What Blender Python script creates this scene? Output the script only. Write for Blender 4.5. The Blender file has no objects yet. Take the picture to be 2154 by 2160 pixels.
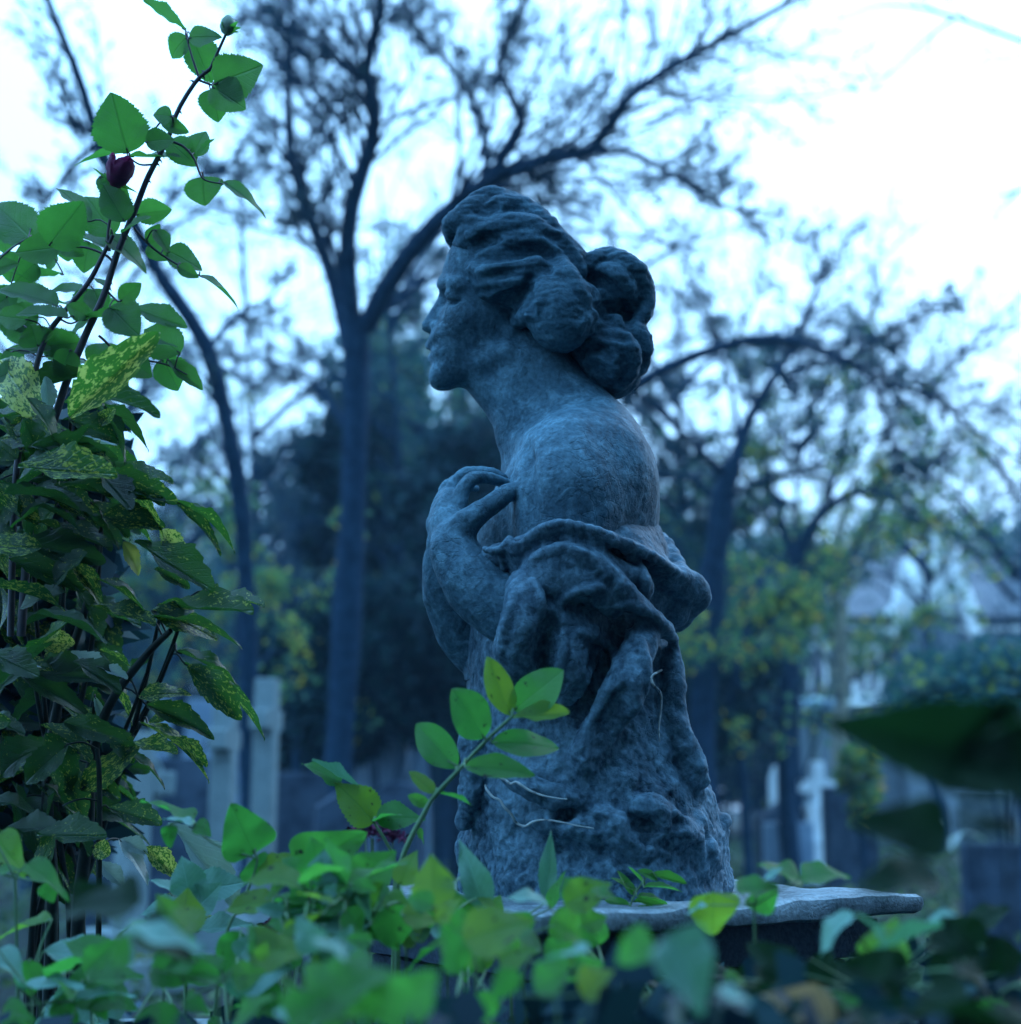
import bpy, math, random
import numpy as np
from mathutils import Vector, Matrix

SC = bpy.context.scene
COL = SC.collection
# ------------------------------------------------------------------ camera
PITCH = math.radians(11.0)
CAM_H = 1.0
FPX = 3084.0                      # focal length in pixels of the 2154 px wide photograph
cam_data = bpy.data.cameras.new('camera')
cam = bpy.data.objects.new('camera', cam_data); COL.objects.link(cam)
cam.location = (0, 0, CAM_H)
cam.rotation_euler = (math.pi / 2 + PITCH, 0, 0)
cam_data.sensor_fit = 'HORIZONTAL'; cam_data.sensor_width = 56.0
cam_data.lens = 56.0 * FPX / 2154.0
cam_data.clip_start = 0.05; cam_data.clip_end = 2000
cam_data.dof.use_dof = True
cam_data.dof.focus_distance = 2.02
cam_data.dof.aperture_fstop = 4.6
SC.camera = cam
# ------------------------------------------------------------------ sky, sun, exposure
SUN_EL, SUN_AZ = math.radians(34), math.radians(38)      # behind the statue, to the right
world = bpy.data.worlds.new('World'); SC.world = world
world.use_nodes = True
wt = world.node_tree; wt.nodes.clear()
w_out = wt.nodes.new('ShaderNodeOutputWorld')
w_bg = wt.nodes.new('ShaderNodeBackground')
w_sky = wt.nodes.new('ShaderNodeTexSky')
w_sky.sky_type = 'NISHITA'; w_sky.sun_disc = False
w_sky.sun_elevation = SUN_EL; w_sky.sun_rotation = SUN_AZ
w_sky.air_density = 1.6; w_sky.dust_density = 1.2
w_tc = wt.nodes.new('ShaderNodeTexCoord')
w_map = wt.nodes.new('ShaderNodeMapping'); w_map.inputs['Scale'].default_value = (1, 1, 2.4)
w_n = wt.nodes.new('ShaderNodeTexNoise'); w_n.inputs['Scale'].default_value = 1.7; w_n.inputs['Detail'].default_value = 6
w_r = wt.nodes.new('ShaderNodeValToRGB')
w_r.color_ramp.elements[0].position = 0.3; w_r.color_ramp.elements[0].color = (4.2, 9.3, 16.2, 1)
w_r.color_ramp.elements[1].position = 0.72; w_r.color_ramp.elements[1].color = (4.7, 10.3, 17.4, 1)
w_m = wt.nodes.new('ShaderNodeMixRGB'); w_m.inputs['Fac'].default_value = 0.8
wt.links.new(w_tc.outputs['Generated'], w_map.inputs['Vector'])
wt.links.new(w_map.outputs['Vector'], w_n.inputs['Vector'])
wt.links.new(w_n.outputs['Fac'], w_r.inputs['Fac'])
wt.links.new(w_sky.outputs['Color'], w_m.inputs['Color1'])
wt.links.new(w_r.outputs['Color'], w_m.inputs['Color2'])
# an overcast sky is brighter overhead than at the horizon, all the way round
w_sep = wt.nodes.new('ShaderNodeSeparateXYZ'); wt.links.new(w_tc.outputs['Generated'], w_sep.inputs[0])
w_cl = wt.nodes.new('ShaderNodeMath'); w_cl.operation = 'MAXIMUM'; w_cl.inputs[1].default_value = 0.0; wt.links.new(w_sep.outputs['Z'], w_cl.inputs[0])
w_gr = wt.nodes.new('ShaderNodeMath'); w_gr.operation = 'MULTIPLY_ADD'; w_gr.inputs[1].default_value = 1.0; w_gr.inputs[2].default_value = 0.72; wt.links.new(w_cl.outputs[0], w_gr.inputs[0])
w_sc = wt.nodes.new('ShaderNodeVectorMath'); w_sc.operation = 'SCALE'; wt.links.new(w_m.outputs['Color'], w_sc.inputs[0]); wt.links.new(w_gr.outputs[0], w_sc.inputs['Scale'])
wt.links.new(w_sc.outputs[0], w_bg.inputs['Color'])
w_bg.inputs['Strength'].default_value = 0.13
wt.links.new(w_bg.outputs['Background'], w_out.inputs['Surface'])
sun_data = bpy.data.lights.new('sun', 'SUN'); sun_data.energy = 0.5; sun_data.angle = math.radians(40)
sun_data.color = (0.92, 0.97, 1.0)
sun = bpy.data.objects.new('sun', sun_data); COL.objects.link(sun)
_sd = Vector((math.sin(SUN_AZ) * math.cos(SUN_EL), math.cos(SUN_AZ) * math.cos(SUN_EL), math.sin(SUN_EL)))
sun.rotation_euler = (-_sd).to_track_quat('-Z', 'Y').to_euler()
SC.view_settings.view_transform = 'Standard'; SC.view_settings.look = 'None'
SC.view_settings.gamma = 1.0; SC.view_settings.use_curve_mapping = False
SC.view_settings.exposure = 0.72
SC.render.engine = 'CYCLES'
SC.cycles.use_denoising = True
SC.cycles.max_bounces = 6; SC.cycles.diffuse_bounces = 3; SC.cycles.glossy_bounces = 2
SC.cycles.transmission_bounces = 3; SC.cycles.transparent_max_bounces = 4
SC.cycles.caustics_reflective = False; SC.cycles.caustics_refractive = False
# ------------------------------------------------------------------ helpers
C0 = np.array([0, 0, CAM_H]); FW = np.array([0, math.cos(PITCH), math.sin(PITCH)])
UPV = np.array([0, -math.sin(PITCH), math.cos(PITCH)]); RT = np.array([1.0, 0, 0])

def P(px, py, d):
    """world point seen at pixel (px, py) of the photograph, d metres deep"""
    return C0 + d * (FW + RT * ((px - 1077) / FPX) + UPV * ((1080 - py) / FPX))

def S(px, py, Y):
    """the same, on the vertical plane y = Y"""
    r = FW + RT * ((px - 1077) / FPX) + UPV * ((1080 - py) / FPX)
    return C0 + r * (Y / r[1])

def link(o, parent=None):
    COL.objects.link(o)
    if parent is not None: o.parent = parent
    return o

def tag(o, label=None, cat=None, group=None, kind=None):
    if label: o['label'] = label
    if cat: o['category'] = cat
    if group: o['group'] = group
    if kind: o['kind'] = kind
    return o

def empty(name, loc, label, cat, group=None):
    o = bpy.data.objects.new(name, None); o.location = loc; o.empty_display_size = 0.05
    link(o); tag(o, label, cat, group)
    return o

def mesh_np(name, V, F, smooth=True, uv=None):
    """mesh from arrays; F is (n,3) or (n,4)"""
    V = np.ascontiguousarray(V, dtype=np.float32); F = np.ascontiguousarray(F, dtype=np.int32)
    me = bpy.data.meshes.new(name)
    n, k = F.shape
    me.vertices.add(len(V)); me.vertices.foreach_set('co', V.ravel())
    me.loops.add(n * k); me.loops.foreach_set('vertex_index', F.ravel())
    me.polygons.add(n)
    me.polygons.foreach_set('loop_start', np.arange(0, n * k, k, dtype=np.int32))
    me.polygons.foreach_set('loop_total', np.full(n, k, dtype=np.int32))
    me.polygons.foreach_set('use_smooth', np.full(n, smooth, dtype=bool))
    if uv is not None:
        l = me.uv_layers.new(name='uv'); l.data.foreach_set('uv', np.ascontiguousarray(uv[F.ravel()], dtype=np.float32).ravel())
    me.update(calc_edges=True)
    return me

def obj(name, me, mat, parent=None, kind=None):
    """link a mesh; if it has a parent (an Empty at its base, unrotated) the mesh data is in world space and is shifted"""
    o = bpy.data.objects.new(name, me)
    if mat is not None and len(me.materials) == 0: me.materials.append(mat)
    if parent is not None:
        o.parent = parent
        p = parent; off = Vector((0, 0, 0))
        while p is not None: off += p.location; p = p.parent
        o.location = -off
    COL.objects.link(o)
    if kind: o['kind'] = kind
    return o

def catmull(pts, n):
    pts = np.asarray(pts, float)
    if len(pts) < 3:
        t = np.linspace(0, 1, n)[:, None]; return pts[0] * (1 - t) + pts[-1] * t
    Q = np.vstack([2 * pts[0] - pts[1], pts, 2 * pts[-1] - pts[-2]])
    u = np.linspace(0, len(pts) - 1 - 1e-9, n); i = u.astype(int); f = (u - i)[:, None]
    a, b, c, d = Q[i], Q[i + 1], Q[i + 2], Q[i + 3]
    return 0.5 * (2 * b + (c - a) * f + (2 * a - 5 * b + 4 * c - d) * f ** 2 + (3 * b - a - 3 * c + d) * f ** 3)

def norm(v):
    return v / np.maximum(np.linalg.norm(v, axis=-1, keepdims=True), 1e-9)

def tubes(Pt, Rd, sides):
    """Pt (N,P,3), Rd (N,P) -> verts, quads of N tapered tubes (closed by their thin tips)"""
    Pt = np.asarray(Pt, float); Rd = np.asarray(Rd, float)
    N, K, _ = Pt.shape
    T = np.empty_like(Pt); T[:, 1:-1] = Pt[:, 2:] - Pt[:, :-2]; T[:, 0] = Pt[:, 1] - Pt[:, 0]; T[:, -1] = Pt[:, -1] - Pt[:, -2]
    T = norm(T)
    ref = np.where(np.abs(T[:, :1, 2:3]) < 0.8, np.array([0, 0, 1.0]), np.array([1.0, 0, 0]))
    ref = np.broadcast_to(ref, T.shape)
    A = norm(np.cross(T, ref)); B = np.cross(T, A)
    an = np.arange(sides) * 2 * math.pi / sides
    V = Pt[:, :, None] + Rd[:, :, None, None] * (A[:, :, None] * np.cos(an)[None, None, :, None] + B[:, :, None] * np.sin(an)[None, None, :, None])
    base = (np.arange(N) * K * sides)[:, None, None] + (np.arange(K - 1) * sides)[None, :, None]
    j = np.arange(sides)[None, None, :]; j2 = (j + 1) % sides
    F = np.stack([base + j, base + j2, base + sides + j2, base + sides + j], -1).reshape(-1, 4)
    return V.reshape(-1, 3), F

def merge(parts):
    Vs, Fs, o = [], [], 0
    for V, F in parts:
        Vs.append(V); Fs.append(F + o); o += len(V)
    return np.vstack(Vs), np.vstack(Fs)

def tube_list(lines, sides=8, n=24):
    """lines: list of (points, r0, r1)"""
    out = []
    for pts, r0, r1 in lines:
        q = catmull(pts, n); r = np.linspace(r0, r1, n)
        out.append(tubes(q[None], r[None], sides))
    return merge(out)

def box_vf(lo, hi, M=None):
    x0, y0, z0 = lo; x1, y1, z1 = hi
    V = np.array([[x0, y0, z0], [x1, y0, z0], [x1, y1, z0], [x0, y1, z0], [x0, y0, z1], [x1, y0, z1], [x1, y1, z1], [x0, y1, z1]], float)
    F = np.array([[0, 3, 2, 1], [4, 5, 6, 7], [0, 1, 5, 4], [1, 2, 6, 5], [2, 3, 7, 6], [3, 0, 4, 7]])
    return V, F

def rotz(V, a, c=(0, 0)):
    V = np.array(V, float); x = V[:, 0] - c[0]; y = V[:, 1] - c[1]
    V[:, 0] = c[0] + x * math.cos(a) - y * math.sin(a); V[:, 1] = c[1] + x * math.sin(a) + y * math.cos(a)
    return V

def bevel(o, w, seg=2):
    m = o.modifiers.new('bevel', 'BEVEL'); m.width = w; m.segments = seg; m.limit_method = 'ANGLE'
    return o

# value noise
def _hash(i, j, k, s):
    n = (i * 73856093) ^ (j * 19349663) ^ (k * 83492791) ^ (s * 2654435761)
    n = (n ^ (n >> 13)) * 1274126177 & 0x7fffffff
    n = (n ^ (n >> 16)) * 668265263 & 0x7fffffff
    return (n & 0xffff) / 32767.5 - 1.0

def vnoise(p, scale, seed=0):
    q = np.asarray(p, float) * scale; i = np.floor(q).astype(np.int64); f = q - i; f = f * f * f * (f * (f * 6 - 15) + 10)
    r = 0
    for a in (0, 1):
        for b in (0, 1):
            for c in (0, 1):
                w = (f[..., 0] if a else 1 - f[..., 0]) * (f[..., 1] if b else 1 - f[..., 1]) * (f[..., 2] if c else 1 - f[..., 2])
                r = r + w * _hash(i[..., 0] + a, i[..., 1] + b, i[..., 2] + c, seed)
    return r

def fbm(p, scale, octv=4, seed=0):
    r, a = 0, 1.0
    for o in range(octv):
        r = r + a * vnoise(p, scale * 2.03 ** o, seed + o); a *= 0.5
    return r
# ------------------------------------------------------------------ materials
def new_mat(name):
    m = bpy.data.materials.new(name); m.use_nodes = True
    nt = m.node_tree; nt.nodes.clear()
    out = nt.nodes.new('ShaderNodeOutputMaterial')
    return m, nt, out

def ramp(nt, src, stops):
    r = nt.nodes.new('ShaderNodeValToRGB'); e = r.color_ramp.elements
    while len(e) < len(stops): e.new(0.5)
    for k, (p, c) in enumerate(stops):
        e[k].position = p; e[k].color = (*c, 1) if len(c) == 3 else c
    nt.links.new(src, r.inputs['Fac']); return r.outputs['Color']

def noise(nt, vec, scale, detail=5, rough=0.55, dist=0.0):
    n = nt.nodes.new('ShaderNodeTexNoise'); n.inputs['Scale'].default_value = scale; n.inputs['Detail'].default_value = detail
    n.inputs['Roughness'].default_value = rough; n.inputs['Distortion'].default_value = dist
    if vec is not None: nt.links.new(vec, n.inputs['Vector'])
    return n.outputs['Fac']

def mixc(nt, fac, a, b, mode='MIX'):
    m = nt.nodes.new('ShaderNodeMixRGB'); m.blend_type = mode
    for s, v in ((m.inputs['Fac'], fac), (m.inputs['Color1'], a), (m.inputs['Color2'], b)):
        if isinstance(v, (int, float)): s.default_value = v
        elif isinstance(v, tuple): s.default_value = (*v, 1)
        else: nt.links.new(v, s)
    return m.outputs['Color']

def mathn(nt, op, a, b=None):
    m = nt.nodes.new('ShaderNodeMath'); m.operation = op
    for s, v in zip(m.inputs, (a, b)):
        if v is None: continue
        if isinstance(v, (int, float)): s.default_value = v
        else: nt.links.new(v, s)
    return m.outputs[0]

def objvec(nt, scale=(1, 1, 1), kind='Object'):
    t = nt.nodes.new('ShaderNodeTexCoord'); m = nt.nodes.new('ShaderNodeMapping'); m.inputs['Scale'].default_value = scale
    nt.links.new(t.outputs[kind], m.inputs['Vector']); return m.outputs['Vector']

def bumpn(nt, h, strength, dist, prev=None):
    b = nt.nodes.new('ShaderNodeBump'); b.inputs['Strength'].default_value = strength; b.inputs['Distance'].default_value = dist
    nt.links.new(h, b.inputs['Height'])
    if prev is not None: nt.links.new(prev, b.inputs['Normal'])
    return b.outputs['Normal']

def simple(name, c1, c2, scale=6.0, rough=0.8, bump=0.4, bdist=0.01, spec=0.3):
    m, nt, out = new_mat(name)
    v = objvec(nt); n = noise(nt, v, scale, 6)
    b = nt.nodes.new('ShaderNodeBsdfPrincipled')
    nt.links.new(ramp(nt, n, [(0.32, c1), (0.68, c2)]), b.inputs['Base Color'])
    b.inputs['Roughness'].default_value = rough; b.inputs['Specular IOR Level'].default_value = spec
    nt.links.new(bumpn(nt, noise(nt, v, scale * 5, 6), bump, bdist), b.inputs['Normal'])
    nt.links.new(b.outputs[0], out.inputs['Surface'])
    return m

def statue_mat(name, dark, mid, pale, flake=1.0, streak=0.0, lich=0.60):
    m, nt, out = new_mat(name)
    v = objvec(nt)
    n1 = noise(nt, v, 9, 6, 0.6); n2 = noise(nt, v, 38, 6, 0.65, 0.6); n3 = noise(nt, v, 160, 4, 0.6)
    base = ramp(nt, n1, [(0.36, dark), (0.52, mid), (0.70, tuple(x * 1.35 for x in mid))])
    vs = objvec(nt, (1, 1, 0.22)); ns = noise(nt, vs, 55, 5, 0.6)
    base = mixc(nt, mathn(nt, 'MULTIPLY', ramp(nt, ns, [(0.5, (0, 0, 0)), (0.7, (1, 1, 1))]), streak), base, pale)
    lm = ramp(nt, mathn(nt, 'ADD', mathn(nt, 'MULTIPLY', n2, 0.65), mathn(nt, 'MULTIPLY', n1, 0.35)), [(lich - 0.06, (0, 0, 0)), (lich + 0.08, (1, 1, 1))])
    base = mixc(nt, mathn(nt, 'MULTIPLY', lm, 0.6), base, pale)
    n0 = ramp(nt, noise(nt, v, 4.2, 4, 0.6, 0.4), [(0.5, (0, 0, 0)), (0.68, (1, 1, 1))])
    base = mixc(nt, mathn(nt, 'MULTIPLY', mathn(nt, 'MULTIPLY', n0, n2), 1.0), base, pale)
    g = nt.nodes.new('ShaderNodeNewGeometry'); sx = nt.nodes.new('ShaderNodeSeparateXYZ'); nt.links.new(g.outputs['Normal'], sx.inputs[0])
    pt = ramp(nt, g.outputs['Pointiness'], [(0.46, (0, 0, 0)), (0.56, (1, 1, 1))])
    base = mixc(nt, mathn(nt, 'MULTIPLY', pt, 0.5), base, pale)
    speck = ramp(nt, n3, [(0.36, (0.55, 0.55, 0.55)), (0.6, (1.1, 1.1, 1.1))])
    base = mixc(nt, 0.7, base, speck, 'MULTIPLY')
    b = nt.nodes.new('ShaderNodeBsdfPrincipled')
    nt.links.new(base, b.inputs['Base Color'])
    b.inputs['Roughness'].default_value = 0.72; b.inputs['Specular IOR Level'].default_value = 0.14
    vor = nt.nodes.new('ShaderNodeTexVoronoi'); vor.feature = 'DISTANCE_TO_EDGE'; vor.inputs['Scale'].default_value = 42
    dv = nt.nodes.new('ShaderNodeVectorMath'); dv.operation = 'ADD'
    nz = nt.nodes.new('ShaderNodeTexNoise'); nz.inputs['Scale'].default_value = 30; nz.inputs['Detail'].default_value = 4
    nt.links.new(v, nz.inputs['Vector'])
    sc = nt.nodes.new('ShaderNodeVectorMath'); sc.operation = 'SCALE'; sc.inputs['Scale'].default_value = 0.05
    nt.links.new(nz.outputs['Color'], sc.inputs[0]); nt.links.new(v, dv.inputs[0]); nt.links.new(sc.outputs[0], dv.inputs[1])
    nt.links.new(dv.outputs[0], vor.inputs['Vector'])
    crack = mathn(nt, 'MULTIPLY', ramp(nt, vor.outputs['Distance'], [(0.0, (0, 0, 0)), (0.05, (1, 1, 1))]), 1.0)
    cmask = ramp(nt, noise(nt, v, 7, 3), [(0.5, (1, 1, 1)), (0.6, (0, 0, 0))])
    crack = mathn(nt, 'MAXIMUM', crack, cmask)
    nrm = bumpn(nt, n3, 0.35, 0.0025)
    nrm = bumpn(nt, n2, 0.6, 0.006, nrm)
    peel = ramp(nt, noise(nt, v, 48, 5, 0.6, 1.2), [(0.50, (0, 0, 0)), (0.53, (1, 1, 1))])
    pm = ramp(nt, noise(nt, v, 10, 3), [(0.46, (0, 0, 0)), (0.58, (1, 1, 1))])
    nrm = bumpn(nt, mathn(nt, 'MULTIPLY', peel, pm), 0.55 * flake, 0.004, nrm)
    nrm = bumpn(nt, crack, 0.5 * flake, 0.003, nrm)
    nt.links.new(nrm, b.inputs['Normal'])
    nt.links.new(b.outputs[0], out.inputs['Surface'])
    return m

M = {}
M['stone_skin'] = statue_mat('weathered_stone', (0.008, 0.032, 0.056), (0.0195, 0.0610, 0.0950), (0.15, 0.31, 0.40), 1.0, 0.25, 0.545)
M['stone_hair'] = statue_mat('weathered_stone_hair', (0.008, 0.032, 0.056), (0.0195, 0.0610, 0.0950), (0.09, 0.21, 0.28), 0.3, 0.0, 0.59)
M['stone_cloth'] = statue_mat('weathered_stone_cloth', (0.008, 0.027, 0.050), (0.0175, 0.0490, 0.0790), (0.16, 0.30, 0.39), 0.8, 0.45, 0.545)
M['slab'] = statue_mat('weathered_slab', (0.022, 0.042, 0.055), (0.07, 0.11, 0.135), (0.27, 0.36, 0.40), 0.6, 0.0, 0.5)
M['tendril'] = simple('dry_tendril', (0.22, 0.28, 0.30), (0.40, 0.46, 0.46), 60, 0.7, 0.3, 0.001)

def leaf_mat(name, c1, c2, trans, tfac=0.45, rough=0.38, spec=0.5, veins=0.0, spots=None, spot_lo=0.56, spot_scale=9.0, backc=None, alt=None, holes=False):
    """leaf: glossy skin over a diffuse + translucent body; uv = (along, across)"""
    m, nt, out = new_mat(name)
    oi = nt.nodes.new('ShaderNodeObjectInfo')
    uv = nt.nodes.new('ShaderNodeUVMap'); uv.uv_map = 'uv'
    sx = nt.nodes.new('ShaderNodeSeparateXYZ'); nt.links.new(uv.outputs['UV'], sx.inputs[0])
    av = nt.nodes.new('ShaderNodeVectorMath'); av.operation = 'ADD'; nt.links.new(uv.outputs['UV'], av.inputs[0])
    rr = nt.nodes.new('ShaderNodeVectorMath'); rr.operation = 'SCALE'; rr.inputs[0].default_value = (37, 19, 53); nt.links.new(oi.outputs['Random'], rr.inputs['Scale'])
    nt.links.new(rr.outputs[0], av.inputs[1]); vec = av.outputs[0]
    n = noise(nt, vec, 3.5, 5)
    col = ramp(nt, mathn(nt, 'ADD', mathn(nt, 'MULTIPLY', n, 0.7), mathn(nt, 'MULTIPLY', oi.outputs['Random'], 0.3)), [(0.25, c1), (0.7, c2)])
    tcol = mixc(nt, n, trans, tuple(min(1, x * 1.5) for x in trans))
    if alt:                                     # some leaves are yellower than others
        am = ramp(nt, oi.outputs['Random'], [(0.55, (0, 0, 0)), (0.95, (1, 1, 1))])
        tcol = mixc(nt, am, tcol, alt); col = mixc(nt, mathn(nt, 'MULTIPLY', am, 0.6), col, tuple(x * 0.45 for x in alt))
    if holes:                                   # brown, eaten spots
        hm = ramp(nt, noise(nt, vec, 4.5, 4, 0.6), [(0.64, (0, 0, 0)), (0.68, (1, 1, 1))])
        tcol = mixc(nt, hm, tcol, (0.02, 0.03, 0.015)); col = mixc(nt, hm, col, (0.02, 0.03, 0.02))
    bump = noise(nt, vec, 40, 4)
    if veins:
        mid = ramp(nt, mathn(nt, 'ABSOLUTE', mathn(nt, 'SUBTRACT', sx.outputs[1], 0.5)), [(0.0, (1, 1, 1)), (0.035, (0, 0, 0))])
        ab = mathn(nt, 'ABSOLUTE', mathn(nt, 'SUBTRACT', sx.outputs[1], 0.5))
        ph = mathn(nt, 'SUBTRACT', mathn(nt, 'MULTIPLY', sx.outputs[0], 46.0), mathn(nt, 'MULTIPLY', ab, 36.0))
        lat = ramp(nt, mathn(nt, 'SINE', ph), [(0.86, (0, 0, 0)), (1.0, (1, 1, 1))])
        vv = mathn(nt, 'MAXIMUM', mid, mathn(nt, 'MULTIPLY', lat, 0.45))
        col = mixc(nt, mathn(nt, 'MULTIPLY', vv, veins), col, tuple(min(1, x * 2.2) for x in c2))
        tcol = mixc(nt, mathn(nt, 'MULTIPLY', vv, veins), tcol, tuple(x * 0.35 for x in trans))
        hgt = mathn(nt, 'SUBTRACT', mathn(nt, 'MULTIPLY', bump, 0.4), vv)
    else: hgt = bump
    if spots:
        mp = nt.nodes.new('ShaderNodeMapping'); mp.inputs['Scale'].default_value = (0.72, 0.62, 1); nt.links.new(vec, mp.inputs['Vector'])
        s1 = noise(nt, mp.outputs[0], spot_scale, 3, 0.5, 0.6); s2 = noise(nt, mp.outputs[0], spot_scale * 2.6, 2, 0.5)
        amt = mathn(nt, 'MULTIPLY', oi.outputs['Random'], 0.10)
        sm = ramp(nt, mathn(nt, 'ADD', mathn(nt, 'ADD', mathn(nt, 'MULTIPLY', s1, 0.6), mathn(nt, 'MULTIPLY', s2, 0.4)), amt), [(spot_lo, (0, 0, 0)), (spot_lo + 0.065, (1, 1, 1))])
        col = mixc(nt, sm, col, spots); tcol = mixc(nt, sm, tcol, tuple(min(1, x * 1.3) for x in spots))
    if backc:
        g = nt.nodes.new('ShaderNodeNewGeometry'); col = mixc(nt, g.outputs['Backfacing'], col, backc)
    b = nt.nodes.new('ShaderNodeBsdfPrincipled'); nt.links.new(col, b.inputs['Base Color'])
    b.inputs['Roughness'].default_value = rough; b.inputs['Specular IOR Level'].default_value = spec
    nt.links.new(bumpn(nt, hgt, 0.35, 0.02), b.inputs['Normal'])
    t = nt.nodes.new('ShaderNodeBsdfTranslucent'); nt.links.new(tcol, t.inputs['Color'])
    mx = nt.nodes.new('ShaderNodeMixShader'); mx.inputs['Fac'].default_value = tfac
    nt.links.new(b.outputs[0], mx.inputs[1]); nt.links.new(t.outputs[0], mx.inputs[2]); nt.links.new(mx.outputs[0], out.inputs['Surface'])
    return m

def far_leaf(name, stops, tfac=0.3, spec=0.2):
    """small far leaves: colour varies leaf by leaf"""
    m, nt, out = new_mat(name)
    g = nt.nodes.new('ShaderNodeNewGeometry')
    c = ramp(nt, g.outputs['Random Per Island'], stops)
    d = nt.nodes.new('ShaderNodeBsdfPrincipled'); nt.links.new(c, d.inputs['Base Color']); d.inputs['Roughness'].default_value = 0.55; d.inputs['Specular IOR Level'].default_value = spec
    t = nt.nodes.new('ShaderNodeBsdfTranslucent'); nt.links.new(c, t.inputs['Color'])
    mx = nt.nodes.new('ShaderNodeMixShader'); mx.inputs['Fac'].default_value = tfac
    nt.links.new(d.outputs[0], mx.inputs[1]); nt.links.new(t.outputs[0], mx.inputs[2]); nt.links.new(mx.outputs[0], out.inputs['Surface'])
    return m

M['bark'] = simple('bark', (0.007, 0.026, 0.055), (0.018, 0.054, 0.10), 14, 0.85, 0.8, 0.03, 0.08)
M['bark_pale'] = simple('pale_bark', (0.26, 0.27, 0.22), (0.42, 0.42, 0.34), 9, 0.85, 0.6, 0.02)
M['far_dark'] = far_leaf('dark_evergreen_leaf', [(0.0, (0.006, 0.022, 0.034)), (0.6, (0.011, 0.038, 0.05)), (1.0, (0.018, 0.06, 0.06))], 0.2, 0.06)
M['far_twig'] = far_leaf('dull_leaf', [(0.0, (0.012, 0.04, 0.07)), (0.7, (0.022, 0.07, 0.095)), (1.0, (0.05, 0.11, 0.07))], 0.3)
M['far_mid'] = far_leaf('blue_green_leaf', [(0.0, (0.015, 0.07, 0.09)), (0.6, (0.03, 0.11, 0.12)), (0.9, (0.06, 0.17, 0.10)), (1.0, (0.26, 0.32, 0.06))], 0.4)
M['far_yellow'] = far_leaf('autumn_leaf', [(0.0, (0.07, 0.16, 0.10)), (0.5, (0.09, 0.23, 0.10)), (0.78, (0.24, 0.36, 0.07)), (0.93, (0.50, 0.46, 0.06)), (1.0, (0.55, 0.36, 0.07))], 0.5)
M['grave_pale'] = statue_mat('pale_grave_stone', (0.07, 0.12, 0.14), (0.12, 0.18, 0.20), (0.20, 0.27, 0.28), 0.3, 0.3, 0.5)
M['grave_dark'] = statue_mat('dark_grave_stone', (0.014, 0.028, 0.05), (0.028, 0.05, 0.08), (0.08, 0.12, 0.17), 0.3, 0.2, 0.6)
M['grave_white'] = simple('white_marble', (0.55, 0.64, 0.68), (0.72, 0.80, 0.82), 5, 0.5, 0.1, 0.002)
M['grave_blue'] = simple('polished_grave_stone', (0.16, 0.26, 0.37), (0.24, 0.35, 0.46), 3, 0.35, 0.1, 0.002, 0.5)
M['soil'] = simple('soil', (0.010, 0.016, 0.018), (0.028, 0.038, 0.032), 3, 0.95, 0.8, 0.05, 0.1)
M['grass'] = far_leaf('grass', [(0.0, (0.03, 0.07, 0.04)), (0.7, (0.06, 0.12, 0.05)), (1.0, (0.12, 0.16, 0.06))], 0.3)
M['wall'] = simple('rendered_wall', (0.09, 0.125, 0.15), (0.13, 0.17, 0.19), 2, 0.9, 0.3, 0.01)
M['white_paint'] = simple('white_paint', (0.70, 0.74, 0.72), (0.80, 0.82, 0.80), 5, 0.5, 0.1, 0.003)
M['roof'] = simple('slate', (0.04, 0.06, 0.08), (0.07, 0.095, 0.12), 6, 0.6, 0.4, 0.02)
M['glass'] = simple('window_glass', (0.02, 0.03, 0.05), (0.03, 0.045, 0.07), 1, 0.1, 0.02, 0.001, 0.6)
M['canvas'] = simple('pale_blue_canvas', (0.26, 0.42, 0.52), (0.34, 0.50, 0.60), 4, 0.7, 0.1, 0.004)
# ------------------------------------------------------------------ ground
def ground_z(x, y):
    return 0.05 * np.sin(x * 0.31 + 1.0) * np.sin(y * 0.23)
gx = np.concatenate([np.linspace(-90, -30, 20), np.linspace(-29, 29, 117), np.linspace(30, 90, 20)])
gy = np.concatenate([np.linspace(-40, -20, 10), np.linspace(-19, 60, 159), np.linspace(62, 110, 20)])
GX, GY = np.meshgrid(gx, gy, indexing='ij')
GV = np.stack([GX, GY, ground_z(GX, GY)], -1).reshape(-1, 3)
gi = np.arange(len(GV)).reshape(GX.shape)
GF = np.stack([gi[:-1, :-1], gi[1:, :-1], gi[1:, 1:], gi[:-1, 1:]], -1).reshape(-1, 4)
g_o = obj('ground', mesh_np('ground', GV, GF), M['soil']); g_o['kind'] = 'structure'

# ------------------------------------------------------------------ foliage generators
def leaf_quads(rg, pts, size, up=0.3, aspect=0.55):
    """one folded diamond (two triangles as a quad) per point"""
    n = len(pts)
    d = norm(rg.normal(size=(n, 3)) + np.array([0, 0, -0.25])); s = norm(np.cross(d, norm(rg.normal(size=(n, 3)) + np.array([0, 0, up]))))
    L = size * rg.uniform(0.6, 1.35, (n, 1)); w = L * aspect * 0.5
    a = pts; b = pts + d * L * 0.5 + s * w; c = pts + d * L; e = pts + d * L * 0.5 - s * w
    V = np.stack([a, b, c, e], 1).reshape(-1, 3); F = np.arange(4 * n).reshape(-1, 4)
    return V, F

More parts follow.
